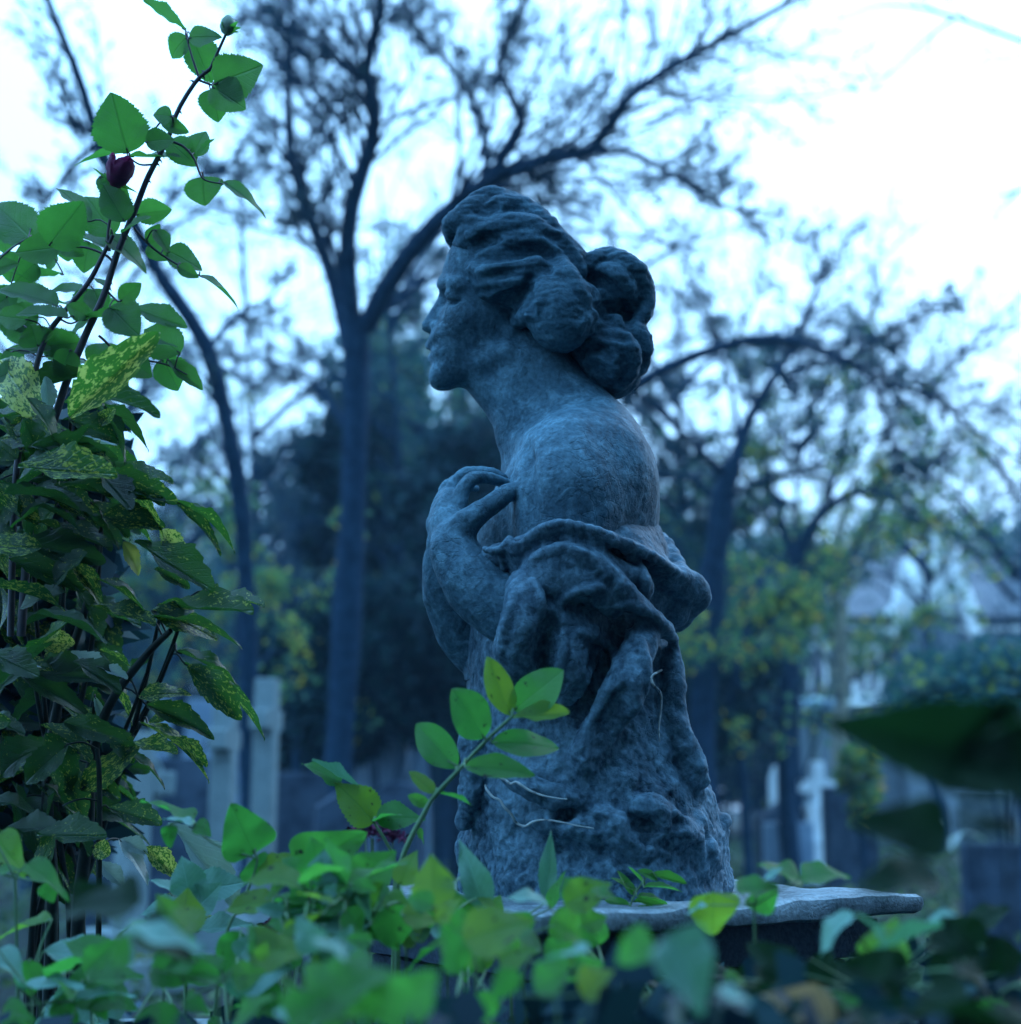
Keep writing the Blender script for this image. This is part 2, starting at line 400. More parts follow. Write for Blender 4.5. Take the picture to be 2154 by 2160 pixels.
def clump_points(rg, c, r, n, clumps, cr=0.42, shell=0.5):
    """points gathered in clumps through an ellipsoid"""
    c = np.asarray(c, float); r = np.asarray(r, float)
    cc = norm(rg.normal(size=(clumps, 3))) * (rg.uniform(shell, 1.0, (clumps, 1)))
    k = rg.integers(0, clumps, n); rad = cr * rg.uniform(0.5, 1.2, clumps)
    p = cc[k] + norm(rg.normal(size=(n, 3))) * (rg.uniform(0, 1, (n, 1)) ** 0.5) * rad[k][:, None]
    return c + p * r

def bush(name, label, cat, c, r, n, size, mat, seed, clumps=26, group=None, cr=0.42, base=None, shell=0.5):
    rg = np.random.default_rng(seed)
    c = np.asarray(c, float); r = np.asarray(r, float)
    e = empty(name, (c[0], c[1], 0), label, cat, group)
    p = clump_points(rg, c, r, n, clumps, cr, shell); p = p[p[:, 2] > 0.02]
    obj('foliage' if cat != 'tree' else 'crown', mesh_np('foliage', *leaf_quads(rg, p, size), smooth=False), mat, e)
    st = []
    m = 7 if cat != 'tree' else 5
    for i in range(m):
        t = c + norm(rg.normal(size=3)) * r * 0.7
        a = np.array([c[0] + rg.normal() * r[0] * 0.06, c[1] + rg.normal() * r[1] * 0.06, -0.05])
        b = np.array([c[0], c[1], max(0.25 * c[2], 0.1)]) * 0.6 + 0.4 * (a + t) / 2
        st.append(([a, b, t], max(0.012, 0.03 * r[2]) , 0.006))
    obj('stem' if cat != 'tree' else 'trunk', mesh_np('stem', *tube_list(st, 6, 8)), M['bark'], e)
    return e

def spawn(rg, Pt, Rd, num, ls, ang=(25, 65), t0=0.15, K=5, droop=0.0, wob=0.16, minr=0.005):
    """num children per parent polyline; returns (N*num,K,3), radii"""
    N, Kp, _ = Pt.shape
    Lp = np.linalg.norm(np.diff(Pt, axis=1), axis=2).sum(1)
    n = N * num; pi = np.repeat(np.arange(N), num)
    t = rg.uniform(t0, 1.0, n) * (Kp - 1 - 1e-6); i = t.astype(int); f = (t - i)[:, None]
    a = Pt[pi, i]; b = Pt[pi, i + 1]; o = a * (1 - f) + b * f; T = norm(b - a)
    r0 = (Rd[pi, i] * (1 - f[:, 0]) + Rd[pi, i + 1] * f[:, 0])
    side = norm(np.cross(T, norm(rg.normal(size=(n, 3)))))
    an = np.radians(rg.uniform(*ang, n))[:, None]
    d = T * np.cos(an) + side * np.sin(an); d[:, 2] += 0.12 - droop; d = norm(d)
    L = (Lp[pi] * ls * rg.uniform(0.4, 1.25, n) * (1.15 - 0.6 * t / (Kp - 1)))[:, None]
    pts = [o]; cur = o; dd = d
    for k in range(K - 1):
        dd = norm(dd + rg.normal(size=(n, 3)) * wob + np.array([0, 0, 0.04 - droop * 0.35])); cur = cur + dd * L / (K - 1); pts.append(cur)
    Q = np.stack(pts, 1)
    R = np.maximum(r0 * 0.5, minr)[:, None] * np.linspace(1, 0.4, K)[None]
    return Q, np.maximum(R, minr * 0.55)

def tree(name, label, limbs, mat_leaf, seed, n1=6, n2=5, n3=4, leaf=0.04, per=2, group=None, cat='tree', l1=0.42, l2=0.45, l3=0.45, droop=0.0, bark='bark', leafkeep=1.0, lvl0=None, minr=0.0):
    """limbs: list of (points (world), r0, r1, bears twigs)"""
    rg = np.random.default_rng(seed)
    base = np.asarray(limbs[0][0][0], float)
    e = empty(name, (base[0], base[1], 0), label, cat, group)
    K = 14
    Ls = [(catmull(p, K), np.linspace(r0, r1, K), tw) for p, r0, r1, tw in limbs]
    Vt, Ft = tubes(Ls[0][0][None], Ls[0][1][None], 10)
    Vt = Vt + fbm(Vt, 6, 3, seed)[:, None] * norm(Vt - np.repeat(Ls[0][0], 10, 0)) * Ls[0][1].max() * 0.18
    tr = obj('trunk', mesh_np('trunk', Vt, Ft), M[bark], e)
    for p, r, tw in Ls[1:]:
        obj('limb', mesh_np('limb', *tubes(p[None], r[None], 8)), M[bark], e)
    B = [(p, r) for p, r, tw in Ls if tw]
    Pt = np.stack([b[0] for b in B]); Rd = np.stack([b[1] for b in B])
    lenw = np.linalg.norm(np.diff(Pt, axis=1), axis=2).sum(1)
    idx = np.repeat(np.arange(len(B)), np.maximum((lenw * n1).astype(int), 3))
    # level 1 boughs: length set by the limb's own size, never longer than 1.6 m
    P1, R1 = spawn(rg, Pt[idx], Rd[idx] * 0.6, 1, l1, t0=0.2 if lvl0 is None else lvl0, K=6, droop=droop, minr=0.0075)
    L1 = np.linalg.norm(np.diff(P1, axis=1), axis=2).sum(1)
    sc = np.minimum(1, 1.9 / L1)[:, None, None]; P1 = P1[:, :1] + (P1 - P1[:, :1]) * sc
    P2, R2 = spawn(rg, P1, R1, n2, l2, K=5, droop=droop, wob=0.24, minr=0.0048)
    P3, R3 = spawn(rg, P2, R2, n3, l3, K=4, droop=droop, wob=0.3, minr=0.0032)
    parts = [tubes(P1, R1, 5), tubes(P2, R2, 4), tubes(P3, R3, 3)]
    obj('branches', mesh_np('branches', *merge(parts)), M[bark], e)
    if per:
        pts = np.concatenate([P3[:, 1:].reshape(-1, 3), P2[:, 2:].reshape(-1, 3)])
        pts = np.repeat(pts, per, 0); pts = pts[rg.random(len(pts)) < leafkeep]
        pts = pts + rg.normal(size=pts.shape) * leaf * 0.6
        obj('crown', mesh_np('crown', *leaf_quads(rg, pts, leaf), smooth=False), mat_leaf, e)
    return e

def D(x, y, d): return P(x / 0.8946, y / 0.8946, d)       # coordinates read from the 1927 px wide view

def limb(pts, d0, d1, r0, r1, tw=True):
    n = len(pts); return ([D(x, y, d0 + (d1 - d0) * i / (n - 1)) for i, (x, y) in enumerate(pts)], r0, r1, tw)

def to_ground(l):
    p = l[0]; b = np.array(p[0]); p.insert(0, np.array([b[0] + 0.05, b[1], -0.1])); return l

# central tree behind the statue
tA = [to_ground(limb([(640, 1500), (652, 1200), (668, 900), (672, 700), (672, 600)], 11, 11, 0.112, 0.098, False)),
      limb([(668, 640), (655, 480), (668, 370), (702, 270), (706, 190), (690, 130), (712, 50), (730, -90), (760, -300)], 11, 10.2, 0.074, 0.028),
      limb([(660, 660), (632, 540), (597, 440), (560, 340), (545, 250), (545, 150), (552, 40), (530, -120)], 11, 11.8, 0.062, 0.02),
      limb([(668, 640), (645, 520), (620, 440), (600, 400), (570, 400)], 11, 10.6, 0.03, 0.012),
      limb([(690, 620), (730, 540), (790, 455), (850, 395), (930, 335), (1030, 300), (1120, 282), (1165, 215), (1210, 160), (1330, 92), (1500, 0), (1640, -90)], 11, 9.6, 0.085, 0.015),
      limb([(1110, 284), (1190, 288), (1270, 330), (1370, 390), (1450, 400)], 10.2, 9.4, 0.03, 0.008),
      limb([(925, 340), (955, 285), (985, 240), (970, 190), (942, 130), (955, 80), (990, 0), (1020, -80)], 10.5, 10.0, 0.045, 0.014),
      limb([(920, 335), (912, 240), (880, 170), (835, 110), (790, 60), (765, 0)], 10.5, 10.9, 0.032, 0.012),
      limb([(690, 150), (640, 120), (590, 70), (520, 50), (440, 30)], 10.6, 11.4, 0.032, 0.01),
      limb([(548, 330), (500, 310), (440, 330), (380, 320)], 11.4, 11.8, 0.022, 0.008),
      limb([(552, 60), (500, 20), (450, -30)], 11.7, 12, 0.025, 0.01),
      limb([(1028, 302), (1035, 360), (1040, 430)], 10.3, 10.3, 0.018, 0.008),
      limb([(560, 700), (480, 676), (420, 672)], 11.5, 11.8, 0.012, 0.012, False),
      limb([(668, 830), (630, 770), (580, 710), (500, 680), (430, 676)], 11, 11.7, 0.035, 0.010),
      limb([(700, 600), (760, 560), (830, 520), (900, 520)], 11, 11.6, 0.035, 0.01)]
tree('bare_tree', 'forked dark tree with twiggy boughs, rising behind the statue\'s face', tA, M['far_twig'], 11, n1=11.5, n2=7, n3=7, leaf=0.032, per=1, leafkeep=0.45)
# leaning tree on the left
tB = [to_ground(limb([(468, 1560), (468, 1300), (465, 1100), (455, 950), (425, 780), (392, 660), (345, 580), (298, 515)], 9, 8.6, 0.062, 0.044, False)),
      limb([(298, 515), (262, 440), (215, 340), (178, 240), (150, 150), (122, 80), (90, 0), (60, -90)], 8.6, 8.2, 0.042, 0.02),
      limb([(195, 262), (150, 300), (110, 350), (75, 400), (40, 450)], 8.4, 8.0, 0.02, 0.008),
      limb([(300, 520), (290, 440), (320, 380), (380, 330), (450, 300)], 8.6, 9.4, 0.028, 0.008),
      limb([(415, 770), (380, 730), (330, 700)], 8.8, 8.4, 0.015, 0.006),
      limb([(395, 660), (440, 600), (500, 570), (540, 520)], 8.7, 9.4, 0.022, 0.008)]
tree('leaning_tree', 'slender tree leaning left beyond the rose bush, its thin trunk bare', tB, M['far_twig'], 12, n1=7.5, n2=7, n3=6, leaf=0.03, per=1, leafkeep=0.3)
# arched tree on the right
tC = [to_ground(limb([(1322, 1480), (1330, 1250), (1345, 1090), (1362, 950), (1385, 870)], 13, 13, 0.13, 0.095, False)),
      limb([(1385, 880), (1410, 800), (1455, 720), (1500, 650), (1535, 560), (1570, 470)], 13, 13.4, 0.06, 0.014),
      limb([(1375, 900), (1320, 850), (1260, 790), (1200, 745)], 13, 12.4, 0.04, 0.02),
      limb([(1180, 740), (1270, 688), (1360, 655), (1430, 638), (1500, 642), (1580, 672), (1680, 725), (1780, 760), (1870, 840), (1960, 880)], 12, 11.4, 0.055, 0.012),
      limb([(1600, 680), (1660, 640), (1720, 600), (1790, 590)], 11.6, 11.2, 0.02, 0.007),
      limb([(1375, 940), (1450, 900), (1520, 890), (1600, 850)], 13, 12.6, 0.03, 0.01),
      limb([(1370, 960), (1300, 900), (1250, 900), (1200, 860)], 13, 13.2, 0.03, 0.01),
      limb([(1640, 705), (1670, 780), (1690, 850), (1720, 900)], 11.6, 11.4, 0.018, 0.007),
      limb([(1395, 840), (1380, 740), (1340, 620), (1300, 540)], 13, 13.4, 0.03, 0.01)]
tree('arching_tree', 'dark tree right of the statue with one long bough arching over to the right', tC, M['far_twig'], 13, n1=9, n2=7, n3=6, leaf=0.04, per=1, leafkeep=0.45)
tD = [to_ground(limb([(1480, 1420), (1490, 1200), (1505, 1060), (1540, 980), (1600, 935), (1660, 930), (1730, 965), (1800, 985)], 16, 15.2, 0.10, 0.015)),
      limb([(1500, 1080), (1470, 960), (1440, 880), (1450, 800)], 16, 16.5, 0.05, 0.012),
      limb([(1560, 960), (1580, 880), (1600, 800), (1590, 720)], 15.8, 16, 0.035, 0.01),
      limb([(1640, 930), (1700, 860), (1740, 800)], 15.6, 15.2, 0.025, 0.008)]
tree('autumn_tree', 'small autumn tree with a hooked trunk and scattered yellow green leaves', tD, M['far_yellow'], 14, n1=3.4, n2=6, n3=4, leaf=0.09, per=1, leafkeep=0.5)
# pale trunk, with lopped stubs
tE = [to_ground(limb([(1588, 1500), (1588, 1300), (1585, 1180), (1575, 1060), (1590, 980), (1620, 900)], 19, 19, 0.13, 0.05, False)),
      limb([(1586, 1330), (1560, 1240), (1520, 1180), (1500, 1130)], 19, 18.4, 0.04, 0.012),
      limb([(1585, 1150), (1630, 1060), (1680, 980), (1700, 900)], 19, 19.4, 0.05, 0.012)]
tree('pale_tree', 'tree with a pale straight trunk standing behind the white cross', tE, M['far_yellow'], 15, n1=3.4, n2=5, n3=4, leaf=0.09, per=1, leafkeep=0.5, bark='bark_pale')
tF = [to_ground(limb([(2230, 1500), (2240, 1000), (2200, 500), (2130, 150)], 13, 12.6, 0.14, 0.08, False)),
      limb([(2150, 240), (2020, 120), (1880, 60), (1760, 20), (1660, 10), (1580, 40)], 12.6, 12, 0.028, 0.006),
      limb([(1800, 34), (1740, 80), (1690, 130), (1640, 150)], 12.2, 12, 0.014, 0.006),
      limb([(2190, 460), (2080, 380), (1980, 350), (1880, 370)], 12.7, 12.3, 0.04, 0.008)]
tree('overhanging_tree', 'tree beyond the right edge whose thin twigs reach into the pale sky', tF, M['far_twig'], 16, n1=1.6, n2=3, n3=3, leaf=0.03, per=1, leafkeep=0.08)
# smaller trees around
def wild_tree(label, px, py0, py1, d, r, seed, leafm='far_mid', leaf=0.09, keep=0.7, spread=260, nl=6, droop=0.0, n1=2.6):
    rg = np.random.default_rng(seed)
    trunk = limb([(px, py0), (px + rg.uniform(-20, 20), py0 * 0.6 + py1 * 0.4), (px + rg.uniform(-30, 30), py1)], d, d, r, r * 0.14, True)
    ls = [to_ground(trunk)]
    for i in range(nl):
        f = rg.uniform(0.3, 0.92); sx = rg.choice([-1, 1]) * rg.uniform(0.3, 1) * spread; y = py0 + (py1 - py0) * f
        q0 = (px + rg.uniform(-6, 6), y); q1 = (px + sx * 0.5, y - abs(sx) * rg.uniform(0.25, 0.8)); q2 = (px + sx, y - abs(sx) * rg.uniform(0.2, 1.1))
        ls.append(limb([q0, q1, q2], d, d + rg.uniform(-0.12, 0.12) * d, r * 0.45, r * 0.12))
    return tree('small_tree', label, ls, M[leafm], seed, n1=n1, n2=6, n3=6, leaf=leaf, per=1, leafkeep=keep, group='small trees among the graves', droop=droop)
wild_tree('small tree with drooping yellow leaves left of the forked tree', 330, 1450, 900, 14, 0.08, 31, 'far_yellow', 0.075, 0.55, 150, 6, 0.15)
wild_tree('small tree hung with yellow leaves between the leaning and forked trees', 560, 1420, 980, 12, 0.05, 32, 'far_yellow', 0.07, 0.35, 120, 5, 0.2)
wild_tree('leafy tree whose crown shows just right of the statue\'s shoulder', 1320, 1420, 980, 18, 0.11, 33, 'far_mid', 0.10, 0.7, 200, 7)
wild_tree('thin tree with yellow leaves beside the drapery\'s back edge', 1400, 1450, 1120, 14, 0.06, 34, 'far_yellow', 0.085, 0.4, 170, 8, 0.1)
wild_tree('green yellow tree in front of the house wall', 1600, 1420, 1010, 20, 0.09, 35, 'far_yellow', 0.11, 0.42, 200, 9)
wild_tree('tall feathery tree high at the right, pale against the sky', 1760, 1400, 620, 26, 0.12, 36, 'far_twig', 0.05, 0.45, 260, 9)
wild_tree('twiggy tree at the far left behind the rose canes', 60, 1400, 520, 15, 0.11, 37, 'far_twig', 0.045, 0.45, 300, 9, n1=2.2)
wild_tree('twiggy tree behind the statue\'s bun', 1290, 1400, 560, 17, 0.11, 38, 'far_twig', 0.05, 0.45, 250, 9)
wild_tree('bluish tree crown filling the gap below the statue\'s chin', 850, 1400, 640, 19, 0.14, 39, 'far_mid', 0.10, 0.8, 230, 10, n1=3.2)
wild_tree('twiggy tree left of the forked trunk, seen under its boughs', 440, 1400, 700, 18, 0.10, 40, 'far_twig', 0.05, 0.45, 240, 8)
wild_tree('tree at the right edge with thin bare boughs', 1920, 1400, 700, 18, 0.09, 41, 'far_twig', 0.045, 0.45, 250, 7)

# dark evergreens behind the statue, and the far wood
def bpx(x0, x1, y0, y1, d, depth):
    a = D(x0, y1, d); b = D(x1, y0, d); c = (a + b) / 2
    return c, np.array([(b[0] - a[0]) / 2, depth, (b[2] - a[2]) / 2])
wild_tree('twiggy tree behind the roses, upper left', 200, 1400, 420, 16, 0.10, 42, 'far_twig', 0.045, 0.45, 260, 10, n1=3.4)
wild_tree('twiggy tree filling the gap between the two left trees', 480, 1400, 400, 15, 0.09, 43, 'far_twig', 0.045, 0.45, 260, 10, n1=3.4)
wild_tree('twiggy tree right behind the statue\'s head', 1060, 1400, 430, 16, 0.10, 44, 'far_twig', 0.045, 0.45, 300, 11, n1=3.6)
wild_tree('tree with small dull leaves under the arching bough', 1500, 1420, 640, 17, 0.09, 45, 'far_mid', 0.07, 0.6, 260, 10, n1=3.2)
wild_tree('dense twiggy tree straight behind the forked tree', 740, 1400, 330, 17, 0.10, 46, 'far_twig', 0.05, 0.45, 240, 11, n1=3.6)
c, r = bpx(545, 905, 1090, 1420, 15, 1.6)
bush('yew_bush', 'broad near black yew bush behind the forked trunk', 'bush', c, r, 30000, 0.12, M['far_dark'], 51, 34, 'dark evergreens behind the statue', shell=0.1)
c, r = bpx(640, 870, 470, 1000, 22, 1.5)
bush('holly_tree', 'tall blue green evergreen crown filling the fork\'s right side beside the statue\'s face', 'tree', c, r, 7500, 0.12, M['far_mid'], 59, 46, shell=0.2, cr=0.3)
c, r = bpx(490, 800, 1130, 1450, 12.6, 1.0)
bush('yew_bush', 'near black yew bush directly behind the forked trunk\'s foot', 'bush', c, r, 30000, 0.10, M['far_dark'], 57, 40, 'dark evergreens behind the statue', shell=0.1)
c, r = bpx(700, 960, 980, 1400, 13.2, 1.0)
bush('yew_bush', 'near black yew bush between forked trunk and statue', 'bush', c, r, 30000, 0.10, M['far_dark'], 58, 40, 'dark evergreens behind the statue', shell=0.1)
c, r = bpx(760, 980, 810, 1120, 16, 1.3)
bush('yew_bush', 'tall dark evergreen with a rounded top under the statue\'s chin', 'bush', c, r, 18000, 0.11, M['far_dark'], 52, 30, 'dark evergreens behind the statue', shell=0.1)
c, r = bpx(560, 760, 760, 1100, 18, 1.5)
bush('yew_bush', 'dark blue evergreen left of the forked trunk', 'bush', c, r, 18000, 0.12, M['far_dark'], 53, 30, 'dark evergreens behind the statue', shell=0.1)
c, r = bpx(1250, 1460, 1190, 1500, 15, 1.4)
bush('yew_bush', 'dark evergreen low behind the drapery\'s back edge', 'bush', c, r, 16000, 0.11, M['far_dark'], 54, 26, 'dark evergreens behind the statue', shell=0.1)
c, r = bpx(1700, 2080, 1190, 1430, 9, 1.2)
bush('laurel_bush', 'dense green bush at the right edge above the big dark leaf', 'bush', c, r, 13000, 0.075, M['far_mid'], 55, 40, shell=0.2)
c, r = bpx(1560, 1690, 1390, 1560, 14, 0.5)
bush('box_bush', 'small bright green shrub right of the white cross', 'bush', c, r * 0.8, 2200, 0.09, M['far_yellow'], 56, 16)
far = [(90, 300, 30, 860), (260, 240, 34, 880), (420, 260, 38, 900), (560, 240, 33, 820), (740, 260, 30, 640), (900, 240, 34, 720), (1080, 260, 38, 800), (1280, 240, 32, 900), (1430, 230, 36, 960), (1580, 240, 42, 1000),
       (1740, 240, 46, 960), (1880, 260, 40, 930), (2040, 260, 36, 900), (-120, 300, 32, 800)]
fl = ['at the far left edge', 'behind the leaning trunk, left side', 'between leaning tree and forked tree', 'just left of the forked trunk', 'tallest, straight behind the forked trunk', 'behind the statue\'s face',
      'hidden behind the statue\'s neck', 'right of the statue\'s back', 'beneath the arching bough', 'above the house roof', 'left of the house gable', 'right of the house gable', 'at the far right edge', 'beyond the left frame edge']
for i, ((x, w, d, top), w_) in enumerate(zip(far, fl)):
    c, r = bpx(x - w * 0.6, x + w * 0.6, top, 1480, d, 3.0)
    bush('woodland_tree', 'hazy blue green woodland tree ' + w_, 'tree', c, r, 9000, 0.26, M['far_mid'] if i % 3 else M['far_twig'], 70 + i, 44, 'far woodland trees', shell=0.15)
for i, (x0, x1, top, d, lab) in enumerate([(-400, 950, 1320, 40, 'long clipped hedge closing the cemetery on the left'), (450, 1650, 1290, 41, 'long clipped hedge behind the statue'), (1050, 2500, 1330, 44, 'long clipped hedge closing the cemetery on the right')]):
    c, r = bpx(x0, x1, top, 1480, d, 1.5)
    bush('hedge', lab, 'hedge', (c[0], c[1], c[2] * 0.9), (r[0], r[1], c[2] * 0.9), 26000, 0.26, M['far_dark'], 170 + i, 220, 'hedges at the cemetery edge', cr=0.22, shell=0.0)
# unseen yews added behind the camera to block sky light from the statue
rg = np.random.default_rng(99)
for i, (x, y, h) in enumerate([(-4.2, -7.5, 7.5), (0.5, -5.6, 11.0), (3.4, -4.6, 12.5), (6.5, -3.0, 12.5), (8.0, 1.0, 11.0)]):
    bush('sky_blocking_yew', ['leftmost', 'second', 'middle', 'fourth', 'rightmost'][i] + ' of five unseen dark yews added behind the viewer to block sky light', 'tree', (x, y, h * 0.52), (3.2, 2.0, h * 0.52), 12000, 0.36, M['far_dark'], 120 + i, 40, 'yews added to shade the statue', shell=0.1)

# ------------------------------------------------------------------ ground cover
rg = np.random.default_rng(5)
n = 26000
x = rg.uniform(-9, 12, n); y = 3.0 + 27 * rg.random(n) ** 1.3
p = np.stack([x, y, ground_z(x, y) + rg.uniform(0, 0.22, n) * (0.4 + rg.random(n))], 1)
gc = obj('ground_cover', mesh_np('ground_cover', *leaf_quads(rg, p, 0.10, 1.0), smooth=False), M['grass'], kind='stuff')

# ------------------------------------------------------------------ graves
def stone_box(name, lo, hi, mat, parent, rz=0.0, b=0.012):
    Vb, Fb = box_vf(lo, hi); Vb = rotz(Vb, rz); Vb = Vb + np.array(parent.location)
    o = obj(name, mesh_np(name, Vb, Fb, smooth=False), mat, parent); bevel(o, b); return o

def cross(label, px, pyt, pyb, d, w, mat, rz, plinth=0.18, arm=0.62, ring=False):
    top = P(px, pyt, d); e = empty('stone_cross', (top[0], top[1], 0), label, 'cross', 'cemetery crosses'); H = top[2]
    if plinth:
        stone_box('plinth', (-w * 1.9, -w * 1.9, -0.05), (w * 1.9, w * 1.9, plinth), mat, e, rz)
        stone_box('step', (-w * 1.3, -w * 1.3, plinth + 0.002), (w * 1.3, w * 1.3, plinth * 1.8), mat, e, rz)
    stone_box('upright', (-w / 2, -w / 2, plinth * 1.8), (w / 2, w / 2, H), mat, e, rz)
    za = H - w * 1.9
    stone_box('arm', (-w * arm * 2.6, -w * 0.44, za - w * 0.45), (-w / 2 - 0.002, w * 0.44, za + w * 0.45), mat, e, rz)
    stone_box('arm', (w / 2 + 0.002, -w * 0.44, za - w * 0.45), (w * arm * 2.6, w * 0.44, za + w * 0.45), mat, e, rz)
    if ring:
        an = np.linspace(0, 2 * math.pi, 25); R = w * 1.15
        pts = np.stack([np.cos(an) * R * math.cos(rz), np.cos(an) * R * math.sin(rz), za + np.sin(an) * R], 1) + np.array([top[0], top[1], 0])
        obj('ring', mesh_np('ring', *tubes(pts[None], np.full((1, 25), w * 0.22), 8)), mat, e)
    return e
cross('tall pale stone cross, left of the pair seen side on', 477, 1470, 0, 8.2, 0.125, M['grave_pale'], 1.5, arm=0.5)
cross('tall pale stone cross, right of the pair, behind the spotted leaves', 565, 1432, 0, 8.8, 0.13, M['grave_pale'], 1.45, arm=0.5)
cross('shorter stone cross with a ringed head half hidden by the spotted laurel', 290, 1545, 0, 7.8, 0.14, M['grave_pale'], 0.9, ring=True)
cross('white marble cross on a white plinth right of the statue', 1722, 1606, 0, 17, 0.15, M['grave_white'], 0.15, 0.5)

def headstone(label, px, pyt, d, w, t, mat, rz=0.0, style='arch', cat='headstone'):
    top = P(px, pyt, d); H = top[2]; e = empty('headstone', (top[0], top[1], 0), label, cat, 'headstones in the cemetery')
    n = 13; an = np.linspace(0, math.pi, n)
    if style == 'arch': prof = [(-w / 2, 0.1)] + [(-w / 2 * math.cos(a), H - w * 0.32 + math.sin(a) * w * 0.32) for a in an] + [(w / 2, 0.1)]
    elif style == 'flat': prof = [(-w / 2, 0.1), (-w / 2, H), (w / 2, H), (w / 2, 0.1)]
    else: prof = [(-w / 2, 0.1), (-w / 2, H - w * 0.3), (0, H), (w / 2, H - w * 0.3), (w / 2, 0.1)]
    import bmesh
    bm = bmesh.new(); a = [bm.verts.new((x, -t / 2, z)) for x, z in prof]; b = [bm.verts.new((x, t / 2, z)) for x, z in prof]
    bm.faces.new(a); bm.faces.new(b[::-1])
    for i in range(len(prof)): j = (i + 1) % len(prof); bm.faces.new((a[j], a[i], b[i], b[j]))
    for v in bm.verts:
        x, y = v.co.x, v.co.y; v.co.x = x * math.cos(rz) - y * math.sin(rz) + top[0]; v.co.y = x * math.sin(rz) + y * math.cos(rz) + top[1]
    me = bpy.data.meshes.new('tablet'); bm.to_mesh(me); bm.free()
    o = obj('tablet', me, mat, e); bevel(o, 0.012)
    stone_box('base', (-w * 0.62, -t * 1.1, -0.05), (w * 0.62, t * 1.1, 0.098), mat, e, rz)
    return e
headstone('pale blue headstone behind the tall crosses, wide and flat topped', 425, 1475, 15, 0.9, 0.14, M['grave_blue'], 0.1, 'flat')
headstone('blue grey slab headstone lying low behind the ringed cross', 330, 1600, 9.5, 0.8, 0.14, M['grave_dark'], 0.1, 'flat')
headstone('pale headstone left of the forked trunk\'s foot', 655, 1535, 14, 0.55, 0.12, M['grave_blue'], 0.0, 'flat')
headstone('pale headstone right of the forked trunk\'s foot', 790, 1545, 15.5, 0.75, 0.12, M['grave_blue'], -0.1, 'arch')
headstone('narrow pale headstone far behind the green seedling', 870, 1555, 17, 0.45, 0.12, M['grave_blue'], 0.0, 'arch')
headstone('dark pedestal headstone beside the tall right cross', 628, 1630, 9.5, 0.36, 0.28, M['grave_dark'], 0.3, 'flat')
headstone('low dark pointed headstone behind the heart shaped leaves', 720, 1668, 8.5, 0.3, 0.22, M['grave_dark'], 0.25, 'gable')
headstone('dark round topped headstone under the yew', 845, 1650, 11, 0.34, 0.2, M['grave_dark'], -0.2, 'arch')
headstone('dark block headstone in front of the white cross, right side', 1790, 1660, 15, 0.52, 0.3, M['grave_dark'], 0.0, 'flat')
headstone('grey sloping tomb left of the white cross', 1650, 1690, 17, 0.6, 0.5, M['grave_dark'], 0.0, 'gable')
headstone('low pale double headstone under the white cross', 1662, 1735, 16, 0.55, 0.12, M['grave_blue'], 0.0, 'flat')
headstone('leaning grey headstone at the right, between the dark leaves', 2075, 1665, 10, 0.36, 0.10, M['grave_pale'], -0.15, 'flat')
headstone('lower grey headstone at the right under the dark leaves', 2090, 1780, 8, 0.33, 0.10, M['grave_dark'], 0.1, 'flat')
headstone('small white rounded headstone among the far yews', 1640, 1615, 22, 0.26, 0.1, M['grave_white'], 0.0, 'arch')

# ------------------------------------------------------------------ house behind the trees
hp = D(1640, 1200, 33); hx, hy = hp[0], hp[1]
house = empty('house', (hx, hy, 0), 'grey rendered house with a white gable and tall white window behind the trees', 'house')
def hbox(name, x0, x1, y0, y1, z0, z1, mat, par=None):
    Vb, Fb = box_vf((hx + x0, hy + y0, z0), (hx + x1, hy + y1, z1))
    return obj(name, mesh_np(name, Vb, Fb, smooth=False), mat, par or house)
zz = lambda py: D(1640, py, 33)[2]
xx = lambda px: D(px, 1200, 33)[0] - hx
xL, xR = xx(1490), xx(1960); ze = zz(1165)
hbox('wall', xL, xR, 0, 6, -0.1, ze, M['wall'])
rv = np.array([[hx + xL - .3, hy - .35, ze + .01], [hx + xR + .3, hy - .35, ze + .01], [hx + xR + .3, hy + 3, ze + 1.9], [hx + xL - .3, hy + 3, ze + 1.9], [hx + xR + .3, hy + 6.3, ze + .01], [hx + xL - .3, hy + 6.3, ze + .01]])
rf = np.array([[0, 1, 2, 3], [3, 2, 4, 5], [0, 3, 5, 5], [1, 4, 2, 2], [0, 5, 4, 1]])
import bmesh
def bm_obj(name, verts, faces, mat, par):
    bm = bmesh.new(); vs = [bm.verts.new(v) for v in verts]
    for f in faces: bm.faces.new([vs[i] for i in f])
    me = bpy.data.meshes.new(name); bm.to_mesh(me); bm.free(); return obj(name, me, mat, par)
bm_obj('roof', rv, [[0, 1, 2, 3], [3, 2, 4, 5], [0, 3, 5], [1, 4, 2], [0, 5, 4, 1]], M['roof'], house)
